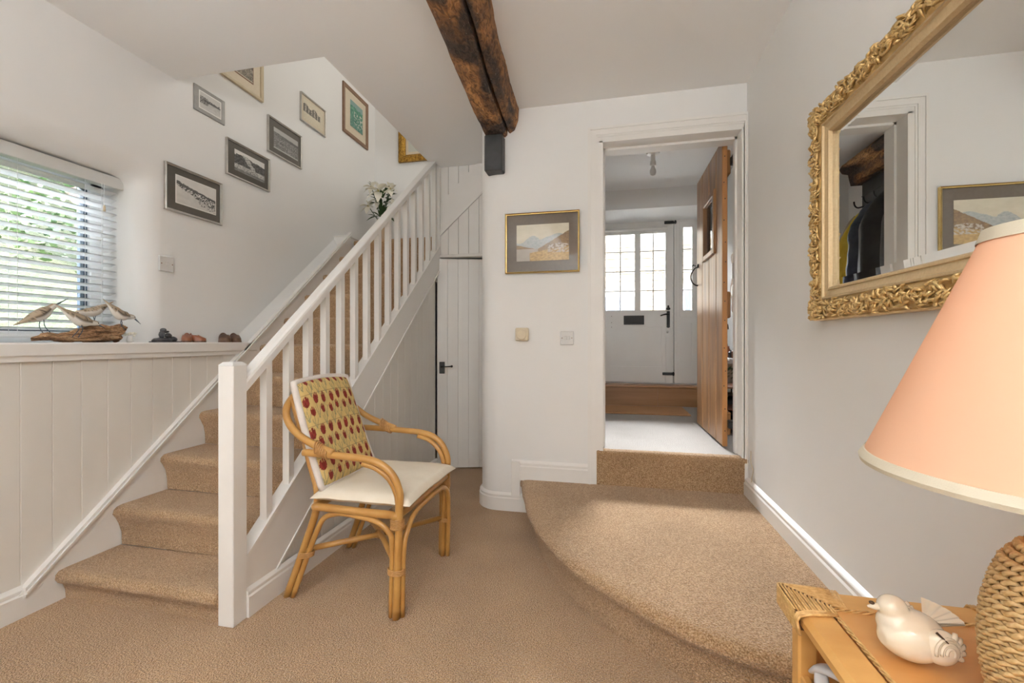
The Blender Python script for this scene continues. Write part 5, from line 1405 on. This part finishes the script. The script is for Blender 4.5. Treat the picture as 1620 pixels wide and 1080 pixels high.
MB().lathe([(R1 + .0015, ZR - .004), (R1 + .003, ZR + .002), (R1 - .003, ZR + .012), (R1 - .005, ZR + .012), (R1 - .0015, ZR - .004), (R1 + .0015, ZR - .004)], LX, LY, 96).build('trim_band', M['shade_trim'], shd, smooth=30)
MB().lathe([(R2 + .0085, ZT2 - .016), (R2 + .003, ZT2 + .002), (R2 - .002, ZT2 + .002), (R2 + .004, ZT2 - .016)], LX, LY, 96).build('trim_band', M['shade_trim'], shd, smooth=30)
MB().ell((LX, LY, 1.03), (.028, .028, .036), 18, 12).build('bulb', M['plastic_w'], lm, smooth=True)
for k_ in range(3):
    a = k_ * 2 * PI / 3
    MB().tube([(LX + .012 * math.cos(a), LY + .012 * math.sin(a), ZT2 - .02), (LX + R2 * math.cos(a), LY + R2 * math.sin(a), ZT2 - .003)], .0015, 6).build('shade_spoke', M['gold_thin'], lm)
lamp('lamp_bulb_light', 'POINT', (LX, LY, 1.085), (0, 0, 0), .12, (1.0, .66, .38), shadow_soft_size=.035)

# ------------------------------------------------------------------ ceramic dove
dv = thing('ceramic_dove', 'cream crackle-glazed ceramic dove on the side table', 'ornament', (.463, .807, TZ))
Dc = Vector((.467, .806, TZ)); fw = Vector((-.93, -.20, 0)).normalized(); rt_ = Vector((-fw.y, fw.x, 0))
def DL(f_, s_, z_): p = Dc + fw * f_ * .88 + rt_ * s_ * .95; return (p.x, p.y, TZ + z_)
b = MB()
def dbody():
    nu, nv = 28, 26; vs = []
    for j in range(nv + 1):
        t = j / nv                                   # 0 tail end .. 1 breast
        f_ = -.050 + .100 * t
        r_ = .040 * (max(0, math.sin(PI * (.06 + .90 * t) ** .92))) ** .62
        zc = .034 + .006 * (1 - t)
        for i in range(nu):
            a = 2 * PI * i / nu
            zz = zc + r_ * .92 * math.sin(a)
            vs.append(DL(f_, r_ * 1.02 * math.cos(a), max(.0008, zz)))
    fs = [(j * nu + i, j * nu + (i + 1) % nu, (j + 1) * nu + (i + 1) % nu, (j + 1) * nu + i) for j in range(nv) for i in range(nu)]
    fs += [tuple(range(nu)), tuple(nv * nu + i for i in range(nu))]
    return vs, fs
hc = DL(.020, -.012, .074)
b.ell(hc, (.021, .019, .019), 22, 14); b.ell(DL(.014, -.008, .062), (.021, .020, .018), 20, 12)
b.ell(DL(.016, -.008, .050), (.027, .026, .022), 20, 12)
b.add(*dbody())
db = b.build('body', M['glaze'], dv, smooth=True)
rm = db.modifiers.new('remesh', 'REMESH'); rm.mode = 'VOXEL'; rm.voxel_size = .0016; rm.use_smooth_shade = True
sm2 = db.modifiers.new('smooth', 'SMOOTH'); sm2.factor = .6; sm2.iterations = 14
h0 = Vector(hc); bd = (fw * .95 + rt_ * -.25 + Vector((0, 0, -.10))).normalized()
MB().tube([h0 + bd * .016, h0 + bd * .026, h0 + bd * .034], [.0065, .0045, .0015], 10).build('beak', M['glaze'], dv, smooth=True)
MB().ell(tuple(h0 + bd * .028 + Vector((0, 0, .006))), (.004, .004, .0025), 10, 6).build('beak_mark', M['dark_mark'], dv, smooth=True)
# raised fan tail with scalloped edge
b = MB()
def tail(sd):
    def f(u, v):
        a = (u - .5) * 1.5; l_ = .048 * v * (1 + .05 * abs(math.sin(u * PI * 5)) * v)
        base = Vector(DL(-.030, -.004, .050))
        d_ = (-fw * math.cos(a) * .80 + Vector((0, 0, 1)) * .45 + rt_ * math.sin(a) * 1.05)
        n_ = (fw * .45 + Vector((0, 0, .85)))
        return base + d_ * l_ + n_ * (.004 * sd * (1 - .5 * v) + .0012 * math.cos(u * PI * 10) * v)
    return f
b.grid(tail(1), 30, 8); b.grid(tail(-1), 30, 8, flip=True)
b.build('tail', M['glaze'], dv, smooth=True)
for sd in (-1, 1):
    b = MB(); base = Vector(DL(-.020, sd * -.034, .040))
    b.ell(tuple(base), (.024, .016, .026), 20, 12)
    for k_ in range(3):
        b.tube([base + (-fw * (.006 + k_ * .006) * math.cos(a) * 1.0 + Vector((0, 0, 1)) * (.008 + k_ * .006) * math.sin(a) - rt_ * sd * (.0155 - k_ * .002)) for a in np.linspace(-.6, 3.4, 14)], .0022, 6)
    for k_ in range(5):
        a = -.5 + k_ * .38; d_ = -fw * math.cos(a) + Vector((0, 0, 1)) * math.sin(a)
        b.tube([base + d_ * .014 - rt_ * sd * .010, base + d_ * .024 - rt_ * sd * .009, base + d_ * .029 - rt_ * sd * .006], [.004, .0042, .003], 8)
    b.build('wing', M['glaze'], dv, smooth=True)
MB().tube([Vector(DL(-.006, .040, .066)), Vector(DL(-.016, .050, .056))], [.002, .004, .001], 6).build('wing_mark', M['dark_mark'], dv)

# cable end at the foot of the door architrave
MB().tube([(.797, 2.70, .48), (.794, 2.69, .42), (.797, 2.66, .38), (.792, 2.67, .33), (.795, 2.68, .29)], .0018, 6, smooth=5).build('loose_cable', M['plastic_cream'], label='thin pale cable hanging down the wall beside the doorway', cat='cable', smooth=True)
